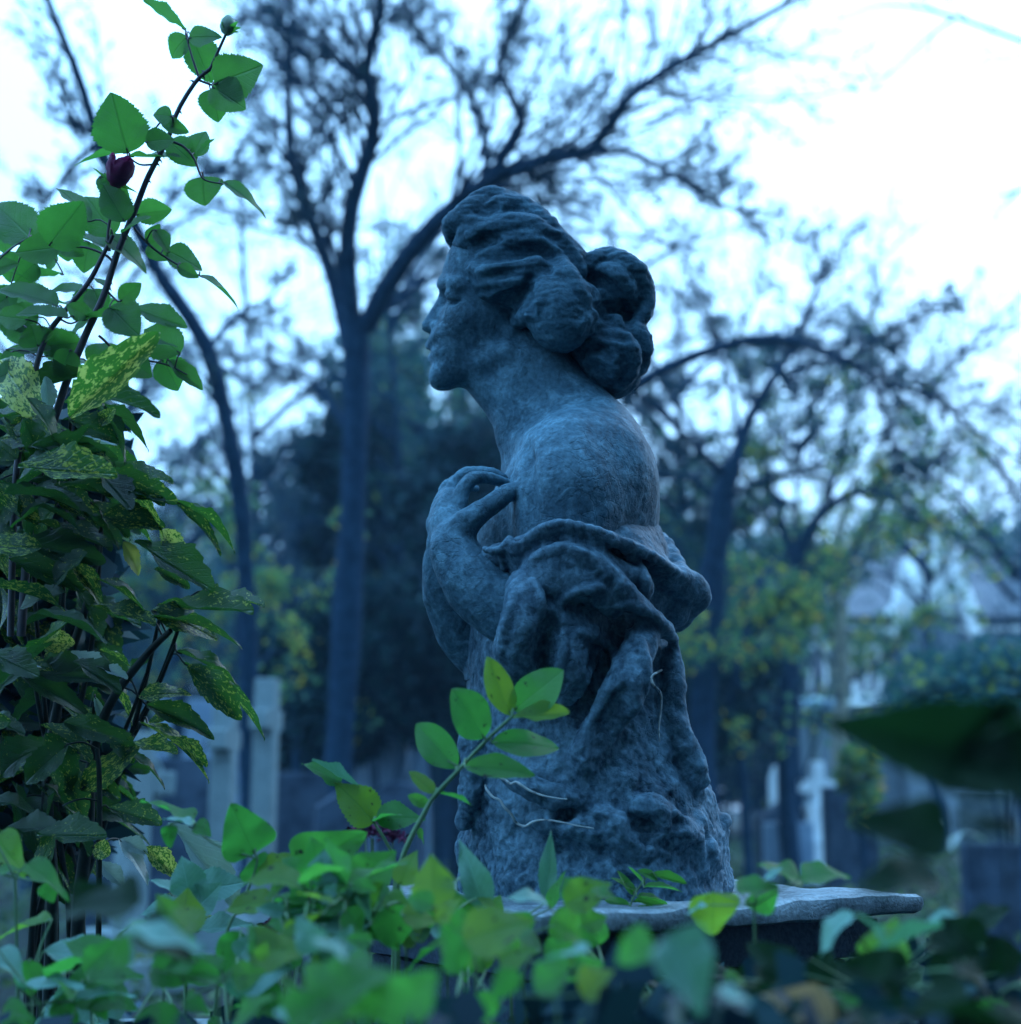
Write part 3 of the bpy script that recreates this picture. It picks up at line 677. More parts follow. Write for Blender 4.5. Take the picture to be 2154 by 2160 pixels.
# projecting gable with white barge boards
gl, gr, gz0, gz1 = xx(1672), xx(1800), zz(1165), zz(1020)
gm = (gl + gr) / 2 + 0.35
gv = [(hx + gl, hy - 0.9, gz0), (hx + gr, hy - 0.9, gz0), (hx + gm, hy - 0.9, gz1), (hx + gl, hy + 2.5, gz0), (hx + gr, hy + 2.5, gz0), (hx + gm, hy + 2.5, gz1)]
bm_obj('gable', gv, [[0, 1, 2], [3, 5, 4], [0, 2, 5, 3], [1, 4, 5, 2], [0, 3, 4, 1]], M['white_paint'], house)
hbox('gable_wall', gl + 0.12, gr - 0.12, -0.8, -0.003, -0.1, gz0 - 0.003, M['wall'])
for (xa, za), (xb, zb) in (((gl - .15, gz0 - .1), (gm, gz1 + .12)), ((gr + .15, gz0 - .1), (gm, gz1 + .12))):
    for off in (0.0, 0.42):
        pts = np.array([[hx + xa, hy - 1.0 - 0.01 * off, za - off], [hx + xb, hy - 1.0 - 0.01 * off, zb - off]])
        obj('barge_board', mesh_np('barge_board', *tubes(catmull(pts, 4)[None], np.full((1, 4), 0.15), 4)), M['white_paint'], house)
wx0, wx1, wz0, wz1 = xx(1612), xx(1652), zz(1310), zz(1225)
fr = hbox('window', wx0 - .1, wx1 + .1, -0.06, 0.02, wz0 - .1, wz1 + .1, M['white_paint'])
for i in range(2):
    w_ = (wx1 - wx0) / 2
    hbox('pane', wx0 + i * w_ + 0.05, wx0 + (i + 1) * w_ - 0.05, -0.075, -0.05, wz0, wz1, M['glass'], fr)
hbox('sill', wx0 - .25, wx1 + .25, -0.2, 0.0, wz0 - .32, wz0 - .12, M['white_paint'], fr)
fr = hbox('window', xx(1520), xx(1560), -0.06, 0.02, wz0 - .1, wz1 + .1, M['white_paint'])
hbox('pane', xx(1520) + .1, xx(1560) - .1, -0.075, -0.05, wz0, wz1, M['glass'], fr)
hbox('band', xL + .01, xR - .01, -0.05, -0.003, zz(1190), zz(1182), M['white_paint'])

# parasol-shaped canopy over a pillar in front of the house
cp = D(1533, 1335, 21); can = empty('grave_canopy', (cp[0], cp[1], 0), 'pale blue rounded stone canopy on a slim pillar in front of the house', 'monument')
prof = [(0.0, 0.0), (0.30, 0.0), (0.45, 0.10), (0.50, 0.22), (0.47, 0.27), (0.2, 0.33), (0.0, 0.35)]
na = 24; an = np.arange(na) * 2 * math.pi / na
cz = cp[2] - 0.2
Vc = np.array([[cp[0] + r_ * math.cos(a), cp[1] + r_ * math.sin(a), cz + z_] for r_, z_ in prof for a in an])
Fc = np.array([[i * na + j, i * na + (j + 1) % na, (i + 1) * na + (j + 1) % na, (i + 1) * na + j] for i in range(len(prof) - 1) for j in range(na)])
obj('canopy', mesh_np('canopy', Vc, Fc), M['canvas'], can)
obj('pillar', mesh_np('pillar', *tube_list([([(cp[0], cp[1], -.05), (cp[0], cp[1], cz + .05)], 0.09, 0.08)], 12, 4)), M['grave_pale'], can)
obj('pillar', mesh_np('pillar', *tube_list([([(cp[0] - .25, cp[1] + .1, -.05), (cp[0] - .25, cp[1] + .1, cz + .05)], 0.06, 0.06)], 12, 4)), M['grave_pale'], can)
# ------------------------------------------------------------------ the statue (sculpted as distance fields, one continuous skin)
Y0 = 2.15
PXM = 0.000690                      # metres per photograph pixel at the statue

def q(px, py, dy=0.0): return S(px, py, Y0 + dy)

class Field:
    def __init__(s, lo, hi, h):
        s.h = h; s.lo = np.array(lo, float); n = np.ceil((np.array(hi) - s.lo) / h).astype(int) + 1
        s.n = n; s.ax = [(s.lo[i] + np.arange(n[i]) * h).astype(np.float32) for i in range(3)]
        s.D = np.full(n, 0.3, np.float32)
    def apply(s, f, lo, hi, k=0.01, op='u'):
        p = k + 0.012
        a = np.maximum(np.floor((np.array(lo) - p - s.lo) / s.h).astype(int), 0); b = np.minimum(np.ceil((np.array(hi) + p - s.lo) / s.h).astype(int) + 1, s.n)
        if np.any(b <= a): return
        sl = tuple(slice(a[i], b[i]) for i in range(3))
        X = s.ax[0][sl[0]][:, None, None]; Y = s.ax[1][sl[1]][None, :, None]; Z = s.ax[2][sl[2]][None, None, :]
        d = f(X, Y, Z); c = s.D[sl]
        if op == 'u':
            h = np.maximum(k - np.abs(c - d), 0) / k; s.D[sl] = np.minimum(c, d) - h * h * k * 0.25
        elif op == 'c':
            d = -d; h = np.maximum(k - np.abs(c - d), 0) / k; s.D[sl] = np.maximum(c, d) + h * h * k * 0.25
    def cone(s, a, b, ra, rb, k=0.01, op='u'):
        a = np.asarray(a, float); b = np.asarray(b, float); r = max(ra, rb); ba = b - a; L2 = max(float(ba @ ba), 1e-9)
        def f(X, Y, Z):
            x = X - a[0]; y = Y - a[1]; z = Z - a[2]
            t = np.clip((x * ba[0] + y * ba[1] + z * ba[2]) / L2, 0, 1)
            return np.sqrt((x - t * ba[0]) ** 2 + (y - t * ba[1]) ** 2 + (z - t * ba[2]) ** 2) - (ra + (rb - ra) * t)
        s.apply(f, np.minimum(a, b) - r, np.maximum(a, b) + r, k, op)
    def chain(s, pts, rad, k=0.01, op='u', sub=0):
        pts = np.asarray(pts, float); rad = np.asarray(rad, float)
        if sub: 
            n = (len(pts) - 1) * sub + 1; rad = np.interp(np.linspace(0, len(pts) - 1, n), np.arange(len(pts)), rad); pts = catmull(pts, n)
        for i in range(len(pts) - 1): s.cone(pts[i], pts[i + 1], rad[i], rad[i + 1], k, op)
    def ell(s, c, r, k=0.01, op='u', rot=0.0, roty=0.0):
        """rot turns about the view (y) axis, roty about z"""
        c = np.asarray(c, float); r = np.asarray(r, float); ca, sa = math.cos(rot), math.sin(rot); cb, sb = math.cos(roty), math.sin(roty)
        def f(X, Y, Z):
            x = X - c[0]; y = Y - c[1]; z = Z - c[2]
            x, y = cb * x + sb * y, -sb * x + cb * y
            x, z = ca * x + sa * z, -sa * x + ca * z
            k0 = np.sqrt((x / r[0]) ** 2 + (y / r[1]) ** 2 + (z / r[2]) ** 2); k1 = np.sqrt((x / r[0] ** 2) ** 2 + (y / r[1] ** 2) ** 2 + (z / r[2] ** 2) ** 2)
            return k0 * (k0 - 1) / np.maximum(k1, 1e-6)
        m = r.max(); s.apply(f, c - m, c + m, k, op)
    def profile(s, poly, W, kr, k=0.01, yc=None):
        """solid whose outline seen from the side is the polygon; W(x,z) is its half width, kr its edge rounding"""
        poly = np.asarray(poly, float)[:, [0, 2]]; yc = Y0 if yc is None else yc
        def f(X, Y, Z):
            px, pz = np.broadcast_arrays(X[:, 0, :], Z[0, 0, :][None, :]); px = px.astype(float); pz = pz.astype(float)
            d2 = np.full(px.shape, 1e9); ins = np.zeros(px.shape, bool)
            n = len(poly)
            for i in range(n):
                a = poly[i]; b = poly[(i + 1) % n]; e = b - a
                t = np.clip(((px - a[0]) * e[0] + (pz - a[1]) * e[1]) / (e @ e), 0, 1)
                d2 = np.minimum(d2, (px - a[0] - t * e[0]) ** 2 + (pz - a[1] - t * e[1]) ** 2)
                c = (a[1] > pz) != (b[1] > pz)
                xi = a[0] + (pz - a[1]) / (e[1] if abs(e[1]) > 1e-9 else 1e-9) * e[0]
                ins ^= c & (px < xi)
            d2 = np.sqrt(d2); d2 = np.where(ins, -d2, d2)
            w = W(px, pz); kk = np.minimum(kr, 0.92 * w)
            a = d2[:, None, :]; b = np.abs(Y - yc) - w[:, None, :]; kk = kk[:, None, :]
            h = np.maximum(kk - np.abs(a - b), 0) / kk
            return (np.maximum(a, b) + h * h * kk * 0.25).astype(np.float32)
        w = 0.14
        s.apply(f, (poly[:, 0].min(), yc - w, poly[:, 1].min()), (poly[:, 0].max(), yc + w, poly[:, 1].max()), k, 'u')
    def loft(s, rows, k=0.02):
        """rows of (z, xc, yc, a, b): stacked ellipses"""
        R = np.array(sorted(rows), float)
        def f(X, Y, Z):
            z = Z[0, 0, :]
            xc, yc, a, b = [np.interp(z, R[:, 0], R[:, i])[None, None, :] for i in (1, 2, 3, 4)]
            e = np.sqrt(((X - xc) / a) ** 2 + ((Y - yc) / b) ** 2)
            d = (e - 1) * np.minimum(a, b)
            return np.maximum(d, np.maximum(R[0, 0] - Z, Z - R[-1, 0])).astype(np.float32)
        m = max(R[:, 3].max(), R[:, 4].max())
        s.apply(f, (R[:, 1].min() - m, R[:, 2].min() - m, R[0, 0]), (R[:, 1].max() + m, R[:, 2].max() + m, R[-1, 0]), k)
    def front(s, px, py, default=0.0):
        """depth (relative to Y0) of the first surface met at that pixel, seen from the camera"""
        Yv = s.ax[1]; pts = np.array([S(px, py, y) for y in Yv])
        ix = np.clip(np.round((pts[:, 0] - s.lo[0]) / s.h).astype(int), 0, s.n[0] - 1); iz = np.clip(np.round((pts[:, 2] - s.lo[2]) / s.h).astype(int), 0, s.n[2] - 1)
        v = s.D[ix, np.arange(len(Yv)), iz]; w = np.where(v < 0)[0]
        return (Yv[w[0]] - Y0) if len(w) else default
    def mesh(s):
        D = s.D; n = s.n - 1
        cnt = np.zeros(n, np.int8); sg = (D < 0)
        for a in (0, 1):
            for b in (0, 1):
                for c in (0, 1): cnt += sg[a:a + n[0], b:b + n[1], c:c + n[2]]
        act = np.argwhere((cnt > 0) & (cnt < 8)); idx = np.full(n, -1, np.int32)
        idx[act[:, 0], act[:, 1], act[:, 2]] = np.arange(len(act))
        cor = [(a, b, c) for a in (0, 1) for b in (0, 1) for c in (0, 1)]
        val = np.stack([D[act[:, 0] + a, act[:, 1] + b, act[:, 2] + c] for a, b, c in cor], 1)
        acc = np.zeros((len(act), 3)); num = np.zeros(len(act))
        for i in range(8):
            for j in range(i + 1, 8):
                if sum(abs(cor[i][m] - cor[j][m]) for m in range(3)) != 1: continue
                m = (val[:, i] < 0) != (val[:, j] < 0); t = val[m, i] / (val[m, i] - val[m, j])
                acc[m] += np.array(cor[i]) + t[:, None] * (np.array(cor[j]) - np.array(cor[i])); num[m] += 1
        V = s.lo + (act + acc / num[:, None]) * s.h
        F = []
        for ax in range(3):
            u, v = [(1, 2), (2, 0), (0, 1)][ax]
            A = [slice(None)] * 3; B = [slice(None)] * 3; A[ax] = slice(0, -1); B[ax] = slice(1, None)
            a, b = sg[tuple(A)], sg[tuple(B)]
            e = np.argwhere(a != b); flip = a[e[:, 0], e[:, 1], e[:, 2]]
            ok = (e[:, u] > 0) & (e[:, v] > 0) & (e[:, u] < n[u]) & (e[:, v] < n[v]); e = e[ok]; flip = flip[ok]
            def cell(du, dv):
                c = e.copy(); c[:, u] -= du; c[:, v] -= dv; return idx[c[:, 0], c[:, 1], c[:, 2]]
            qd = np.stack([cell(1, 1), cell(0, 1), cell(0, 0), cell(1, 0)], 1)
            qd[~flip] = qd[~flip][:, ::-1]
            F.append(qd)
        F = np.vstack(F); lab = np.arange(len(V))              # keep the one main skin, drop stray islands
        for _ in range(400):
            m = lab[F].min(1); new = lab.copy()
            for i in range(4): np.minimum.at(new, F[:, i], m)
            new = new[new]
            if (new == lab).all(): break
            lab = new
        main = np.bincount(lab).argmax(); keep = lab == main; ren = np.cumsum(keep) - 1
        return V[keep], ren[F[keep[F[:, 0]]]]

def vnormals(V, F):
    N = np.zeros_like(V); fn = np.cross(V[F[:, 2]] - V[F[:, 0]], V[F[:, 3]] - V[F[:, 1]])
    for i in range(4):
        for c in range(3): N[:, c] += np.bincount(F[:, i], fn[:, c], len(V))
    return norm(N)

def smooth_v(V, F, it):
    for _ in range(it):
        A = np.zeros_like(V); n = np.bincount(F.ravel(), minlength=len(V)) * 2.0
        for i in range(4):
            nb = V[F[:, (i + 1) % 4]] + V[F[:, (i + 3) % 4]]
            for c in range(3): A[:, c] += np.bincount(F[:, i], nb[:, c], len(V))
        V = 0.5 * V + 0.5 * A / n[:, None]
    return V

PX = PXM
# ---- skin: head, neck, torso, arms and hands
sk = Field(q(880, 1440) + np.array([0, -0.30, 0]), q(1425, 470) + np.array([0, 0.26, 0.02]), 0.0026)
neck_k = 0.05
# torso and back, shoulders
sk.ell(q(1222, 1085, 0.0), (172 * PX, 0.165, 252 * PX), 0.02)
sk.ell(q(1200, 1050, -0.125), (112 * PX, 0.085, 165 * PX), 0.05)
sk.ell(q(1175, 1040, 0.13), (105 * PX, 0.085, 160 * PX), 0.05)
sk.ell(q(1290, 1000, -0.085), (85 * PX, 0.07, 110 * PX), 0.04)            # shoulder blade
sk.cone(q(1195, 1050, -0.165), q(1150, 1330, -0.185), 82 * PX, 64 * PX, 0.04)
sk.cone(q(1160, 1050, 0.165), q(1060, 1360, 0.10), 80 * PX, 60 * PX, 0.04)
sk.cone(q(1150, 1150, 0.0), q(1120, 1420, 0.0), 150 * PX, 140 * PX, 0.04)
sk.cone(q(1085, 940, -0.02), q(1165, 935, -0.135), 15 * PX, 13 * PX, 0.03)  # collar bone
if True:
    cr = [(1113, 940), (1111, 1000), (1113, 1060), (1121, 1125)]
    dd = [sk.front(a, b, -0.1) for a, b in cr]
    sk.chain([q(a, b, d - 0.004) for (a, b), d in zip(cr, dd)], [6 * PX, 9 * PX, 9 * PX, 6 * PX], 0.018, 'c', sub=2)
# neck
sk.cone(q(1095, 735, 0.0), q(1162, 935, 0.0), 66 * PX, 90 * PX, 0.045)
sk.cone(q(1018, 775, 0.0), q(1104, 870, 0.0), 58 * PX, 67 * PX, 0.03)
sk.cone(q(1160, 800, 0.0), q(1250, 930, -0.01), 66 * PX, 84 * PX, 0.05)
sk.cone(q(1095, 770, -0.040), q(1075, 915, -0.02), 20 * PX, 16 * PX, 0.03)  # neck muscle
# face: outline solid without the nose
FP = [(978, 480), (957, 520), (943, 546), (934, 573), (930, 592), (931, 612), (934, 630), (930, 655), (921, 690), (906, 712), (902, 724), (904, 733), (912, 740),
      (908, 747), (906, 757), (910, 767), (915, 775), (912, 788), (911, 799), (915, 808), (926, 813), (948, 815), (980, 810), (1020, 796), (1060, 772), (1098, 730), (1105, 640), (1100, 520), (1060, 480)]
fx = lambda px: q(px, 700)[0]
fz = lambda py: q(1000, py)[2]
def Wface(x, z):
    zz = [fz(830), fz(805), fz(770), fz(735), fz(690), fz(640), fz(590), fz(540), fz(490)]
    w = [0.028, 0.034, 0.046, 0.055, 0.062, 0.066, 0.066, 0.064, 0.06]
    w = np.interp(z, zz, w)
    return w * np.interp(x, [fx(905), fx(960), fx(1040), fx(1100)], [0.86, 0.97, 0.95, 0.80])
sk.profile([q(*p) for p in FP], Wface, 0.062, 0.012)
sk.ell(q(1090, 580), (135 * PX, 0.072, 115 * PX), 0.02)
for sd in (-1, 1):
    sk.ell(q(982, 672, sd * 0.044), (38 * PX, 0.016, 26 * PX), 0.022, rot=0.3)          # cheek bone
    sk.ell(q(934, 626, sd * 0.033), (11 * PX, 0.019, 14 * PX), 0.014, 'c')              # eye socket
    er = 22 * PX
    if sd < 0: ear_d = -sk.front(1074, 697, -0.066) - 0.001
    if sd < 0: eye_d = -sk.front(959, 622, -0.045)
    ec = q(959, 621, sd * (eye_d - er * 0.28))
    sk.ell(ec, (er * 1.0, er * 0.75, er * 0.92), 0.005)
    lidp = [(941, 630), (948, 636), (957, 638), (966, 635), (975, 628)]
    if sd < 0: lid_d = [-sk.front(x, y, -0.045) for x, y in lidp]
    sk.chain([q(x, y, sd * (d + 0.0008)) for (x, y), d in zip(lidp, lid_d)], [3.0 * PX, 5.0 * PX, 5.2 * PX, 4.6 * PX, 2.6 * PX], 0.0018, 'c', sub=3)    # the line of the closed lids
    sk.chain([q(930, 602, sd * 0.010), q(937, 596, sd * 0.028), q(955, 594, sd * (eye_d + 0.002)), q(977, 603, sd * (eye_d + 0.008))], [6 * PX, 8 * PX, 7 * PX, 4 * PX], 0.012, sub=2)  # brow ridge
    # nose wing, nostril, lips
    sk.ell(q(920, 688, sd * 0.0135), (13 * PX, 0.0075, 15 * PX), 0.005)
    sk.chain([q(923, 668, sd * 0.017), q(932, 684, sd * 0.021), q(931, 700, sd * 0.021)], [3.0 * PX, 5.2 * PX, 5.2 * PX], 0.003, 'c', sub=2)
    sk.ell(q(911, 706, sd * 0.007), (9 * PX, 0.0045, 7 * PX), 0.004, 'c')
    sk.chain([q(906, 729, 0), q(910, 731, sd * .009), q(930, 741, sd * 0.024)], [7 * PX, 7 * PX, 3 * PX], 0.006, sub=2)
    sk.chain([q(914, 756, 0), q(918, 755, sd * .010), q(931, 745, sd * 0.023)], [9.5 * PX, 9 * PX, 3 * PX], 0.006, sub=2)
    sk.chain([q(902, 741, 0), q(912, 742, sd * .012), q(934, 745, sd * 0.026)], [4.0 * PX, 4.0 * PX, 2.6 * PX], 0.0025, 'c', sub=2)
    sk.cone(q(940, 796, sd * 0.012), q(1066, 740, sd * 0.050), 13 * PX, 17 * PX, 0.022)  # jaw
    sk.ell(q(1074, 697, sd * ear_d), (12 * PX, 0.006, 15 * PX), 0.010)                   # ear lobe
sk.ell(q(928, 797), (17 * PX, 0.020, 18 * PX), 0.02)
sk.cone(q(938, 618), q(900, 686), 8 * PX, 10 * PX, 0.010)
sk.cone(q(944, 636), q(914, 688), 12 * PX, 15.5 * PX, 0.008)
sk.ell(q(899, 689), (10.5 * PX, 0.0085, 8 * PX), 0.006)
sk.cone(q(903, 690), q(925, 698), 9 * PX, 10 * PX, 0.006)
# near arm: forearm and hand raised to the chest
sk.chain([q(1135, 1330, -0.185), q(1015, 1250, -0.185), q(966, 1180, -0.175), q(953, 1138, -0.165)], [64 * PX, 54 * PX, 38 * PX, 31 * PX], 0.02, sub=3)
sk.chain([q(956, 1140, -0.155), q(949, 1090, -0.140), q(952, 1050, -0.128)], [33 * PX, 30 * PX, 22 * PX], 0.015, sub=2)
sk.chain([q(945, 1130, -0.135), q(942, 1085, -0.112), q(940, 1048, -0.10)], [32 * PX, 28 * PX, 20 * PX], 0.015, sub=2)
sk.chain([q(968, 1066, -0.146), q(978, 1032, -0.148), q(1000, 1009, -0.146), q(1034, 1008, -0.140), q(1068, 1016, -0.128)], [17 * PX, 15 * PX, 13 * PX, 11 * PX, 8 * PX], 0.0035, sub=3)   # index finger
sk.chain([q(950, 1056, -0.116), q(958, 1024, -0.112), q(985, 998, -0.108), q(1026, 996, -0.102), q(1062, 1006, -0.095)], [17 * PX, 15 * PX, 13 * PX, 11 * PX, 8.5 * PX], 0.003, sub=3)
sk.chain([q(938, 1048, -0.086), q(940, 1028, -0.08), q(970, 1008, -0.076), q(1015, 1008, -0.07), q(1052, 1018, -0.06)], [16 * PX, 14 * PX, 12 * PX, 10 * PX, 8 * PX], 0.003, sub=3)
sk.chain([q(938, 1062, -0.062), q(938, 1040, -0.056), q(964, 1026, -0.052), q(1006, 1030, -0.046)], [14 * PX, 12 * PX, 10.5 * PX, 8.5 * PX], 0.003, sub=3)
for kx, ky, kd in ((968, 1062, -0.150), (952, 1046, -0.122)): sk.ell(q(kx, ky, kd), (12 * PX, 0.008, 12 * PX), 0.008)
sk.chain([q(965, 1130, -0.172), q(985, 1103, -0.180), q(1028, 1070, -0.178), q(1062, 1046, -0.172), q(1083, 1030, -0.165)], [26 * PX, 22 * PX, 17.5 * PX, 14 * PX, 8 * PX], 0.010, sub=3)      # thumb
# far arm and hand, crossed beneath
sk.chain([q(1060, 1390, 0.06), q(985, 1350, 0.0), q(936, 1255, -0.035), q(928, 1150, -0.055)], [60 * PX, 48 * PX, 38 * PX, 27 * PX], 0.015, sub=3)
sk.chain([q(928, 1160, -0.05), q(921, 1118, -0.055), q(915, 1100, -0.045), q(940, 1085, -0.02)], [22 * PX, 14 * PX, 13 * PX, 10 * PX], 0.008, sub=2)
V, F = sk.mesh()
V = smooth_v(V, F, 2); N = vnormals(V, F)
lim = np.clip((fz(820) - V[:, 2]) / 0.08, 0, 1)
V = V + N * (fbm(V, 14, 3, 5) * (0.0003 + 0.0014 * lim) + fbm(V, 60, 3, 9) * (0.00012 + 0.0007 * lim))[:, None]
bust = empty('statue', tuple(q(1250, 1885)), 'weathered stone bust of a woman with gathered hair and hands at her chest, eyes lowered', 'statue')
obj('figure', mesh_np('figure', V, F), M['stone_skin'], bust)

# ---- hair
hr = Field(q(925, 870) + np.array([0, -0.145, 0]), q(1385, 385) + np.array([0, 0.145, 0.01]), 0.0022)
HP = [(962, 524), (947, 508), (946, 492), (951, 464), (968, 445), (990, 432), (1008, 412), (1037, 405), (1062, 408), (1090, 424), (1118, 442), (1148, 460), (1178, 482), (1206, 516), (1228, 556),
      (1238, 610), (1225, 690), (1190, 730), (1150, 738), (1118, 712), (1075, 686), (1030, 668), (1003, 645), (990, 620), (986, 580), (976, 548)]
def Whair(x, z):
    return np.interp(z, [fz(740), fz(690), fz(620), fz(540), fz(470), fz(400)], [0.084, 0.094, 0.096, 0.089, 0.073, 0.046])
hr.profile([q(*p) for p in HP], Whair, 0.070, 0.01)
cap = hr
def v1(x, y): return (850 + x / 3.211, 370 + y / 3.211)
lobe_c = v1(1040, 905)
for sd in (-1, 1):
    hr.ell(q(*lobe_c, sd * 0.078), (72 * PX, 0.042, 96 * PX), 0.012, rot=0.25)
    hr.ell(q(*v1(1150, 880), sd * 0.062), (42 * PX, 0.030, 62 * PX), 0.008, rot=0.3)
hr.ell(q(1298, 605), (72 * PX, 0.066, 66 * PX), 0.010)
hr.ell(q(1285, 760), (76 * PX, 0.074, 86 * PX), 0.010, rot=0.35)
hr.ell(q(1240, 690), (60 * PX, 0.06, 90 * PX), 0.02)
LK = [  # broad locks: points in the enlarged view, radius in photograph pixels
    ([(330, 430), (330, 330), (410, 280), (500, 190), (600, 125), (720, 150)], (14, 24, 14)),
    ([(400, 440), (460, 340), (570, 290), (680, 200), (800, 205), (930, 285), (1060, 390)], (12, 24, 14)),
    ([(380, 500), (430, 430), (560, 380), (700, 345), (840, 345), (990, 420), (1110, 510), (1200, 640)], (12, 27, 15)),
    ([(640, 450), (780, 430), (910, 450), (1030, 530), (1130, 640)], (10, 18, 12)),
    ([(460, 620), (560, 650), (680, 620), (800, 595), (900, 570)], (16, 25, 12)),
    ([(470, 720), (580, 725), (720, 690), (850, 640), (990, 612), (1110, 670), (1190, 780), (1250, 880)], (12, 24, 16)),
    ([(500, 790), (620, 800), (740, 760), (830, 720)], (13, 20, 10)),
    ([(600, 900), (690, 960), (760, 990), (860, 940), (930, 870)], (10, 20, 12)),
    ([(1180, 740), (1260, 810), (1270, 920), (1190, 1020)], (14, 22, 14)),
    ([(1020, 400), (1120, 460), (1200, 570), (1240, 640)], (10, 16, 12)),
]
HC = [  # hollows between them
    ([(1305, 690), (1390, 730), (1450, 800)], (6, 10, 6)), ([(1480, 860), (1520, 950), (1540, 1020)], (6, 10, 6)), ([(1300, 880), (1370, 930), (1400, 990)], (6, 10, 6)), ([(1340, 1070), (1440, 1070), (1510, 1110)], (5, 9, 5)), ([(1270, 1190), (1350, 1180), (1400, 1230)], (5, 8, 5)),
    ([(985, 540), (975, 600), (985, 650)], (5, 7, 5)),
    ([(510, 250), (570, 220), (620, 200)], (9, 13, 8)), ([(490, 490), (550, 435), (640, 430)], (8, 13, 7)), ([(520, 570), (680, 545), (840, 510), (980, 520), (1060, 590)], (9, 14, 9)),
    ([(640, 850), (740, 830), (850, 760)], (9, 15, 8)), ([(980, 390), (1080, 450), (1170, 560)], (5, 8, 5)), ([(860, 700), (840, 820), (870, 960)], (5, 8, 5)), ([(560, 690), (680, 660), (790, 640)], (4, 6, 4)),
]
BK = [  # bun
    ([(1230, 640), (1290, 575), (1380, 550), (1500, 590), (1600, 680), (1645, 800), (1640, 930), (1560, 1010)], (12, 25, 14)),
    ([(1250, 720), (1350, 650), (1450, 690), (1530, 790), (1550, 900), (1510, 1000)], (12, 24, 12)),
    ([(1280, 850), (1360, 810), (1430, 860), (1480, 960)], (11, 20, 11)),
    ([(1260, 1050), (1370, 995), (1490, 1030), (1590, 1070), (1640, 1170), (1610, 1310)], (11, 24, 14)),
    ([(1240, 1150), (1350, 1100), (1470, 1120), (1550, 1200), (1550, 1310), (1480, 1420)], (11, 22, 12)),
    ([(1240, 1270), (1320, 1210), (1420, 1240), (1430, 1350)], (9, 18, 12)),
]
def lay(locks, k):
    for pts, (r0, r1, r2) in locks:
        pp = [v1(*p) for p in pts]; pp = catmull(pp, len(pp) * 2)
        t = np.linspace(0, 1, len(pp)); rr = np.interp(t, [0, 0.45, 1], [r0, r1, r2]) * PX
        dy = np.array([hr.front(x, y, 0.0) for x, y in pp])
        for i in range(1, len(dy)):
            if dy[i] == 0.0: dy[i] = dy[i - 1]
        dy = np.convolve(np.pad(dy, 1, 'edge'), [0.25, 0.5, 0.25], 'valid')
        todo.append(([(x, y) for x, y in pp], dy, rr, k))
todo = []
lay(LK, 0.007); lay(BK, 0.006)
for pp, dy, rr, k in todo:
    for sd in (1, -1):
        hr.chain([q(x, y, sd * (d + r * 0.42)) for (x, y), d, r in zip(pp, dy, rr)], rr, k)
todo = []; lay(HC, 0.010)
for pp, dy, rr, k in todo:
    for sd in (1, -1): hr.chain([q(x, y, sd * (d - r * 0.15)) for (x, y), d, r in zip(pp, dy, rr)], rr, k, 'c')
V, F = hr.mesh()
V = smooth_v(V, F, 2); N = vnormals(V, F)
st = V.copy(); st[:, 0] *= 0.28
V = V + N * (fbm(st, 110, 3, 3) * 0.0017 + fbm(V, 22, 3, 8) * 0.0014)[:, None]
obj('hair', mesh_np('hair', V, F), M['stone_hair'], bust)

# ---- drapery and the rough stone it runs into
dr = Field(q(955, 1915) + np.array([-0.005, -0.31, 0]), q(1560, 1070) + np.array([0.02, 0.24, 0.02]), 0.0027)
rows = []
for py, l, r, b, yc in [(1120, 1120, 1392, 0.13, 0.0), (1160, 1095, 1404, 0.16, 0.0), (1210, 1060, 1412, 0.172, 0.0), (1260, 1015, 1416, 0.178, 0), (1320, 990, 1421, 0.18, 0), (1400, 984, 1426, 0.182, 0),
                        (1500, 987, 1432, 0.188, 0), (1580, 983, 1462, 0.195, 0), (1665, 976, 1496, 0.205, 0), (1760, 971, 1528, 0.213, 0), (1855, 969, 1539, 0.218, 0), (1915, 969, 1541, 0.218, 0)]:
    a = q(l, py); c = q(r, py); rows.append((a[2], (a[0] + c[0]) / 2, Y0 + yc, (c[0] - a[0]) / 2, b))
dr.loft(rows)
def v2(x, y, dy): return q(850 + x / 2.753, 900 + y / 2.753, dy)
def v3(x, y, dy): return q(900 + x / 2.753, 1350 + y / 2.753, dy)
# upper sleeve mass over the near arm
dr.cone(q(1185, 1190, -0.165), q(1170, 1330, -0.185), 88 * PX, 80 * PX, 0.03)
dr.cone(q(1160, 1190, 0.165), q(1090, 1370, 0.12), 90 * PX, 78 * PX, 0.03)
dr.chain([q(1190, 1180, -0.14), q(1300, 1190, -0.13), q(1380, 1230, -0.09)], [70 * PX, 66 * PX, 50 * PX], 0.03)
# the hem: an overhanging lip
hem = [(1021, 1157, -.215), (1036, 1163, -.222), (1058, 1156, -.226), (1075, 1136, -.226), (1080, 1150, -.232), (1100, 1146, -.236), (1128, 1122, -.246), (1160, 1106, -.252), (1200, 1104, -.254), (1245, 1114, -.25), (1285, 1128, -.24), (1330, 1146, -.222), (1375, 1170, -.195), (1410, 1194, -.165), (1440, 1214, -.135), (1466, 1222, -.105), (1476, 1240, -.085)]
dr.chain([q(*h) for h in hem], [6.5 * PX] * len(hem), 0.004, sub=2)
for st_, (oy, od) in enumerate(((14, .006), (28, .012), (42, .019), (56, .027))):       # the cloth that falls from the hem
    sel = hem[2:13]
    dr.chain([q(x + 2 * st_, y + oy, d + od) for x, y, d in sel], [8 * PX] * len(sel), 0.006, sub=2)
dr.ell(q(1448, 1246, -0.075), (36 * PX, 0.036, 40 * PX), 0.015, rot=0.5)
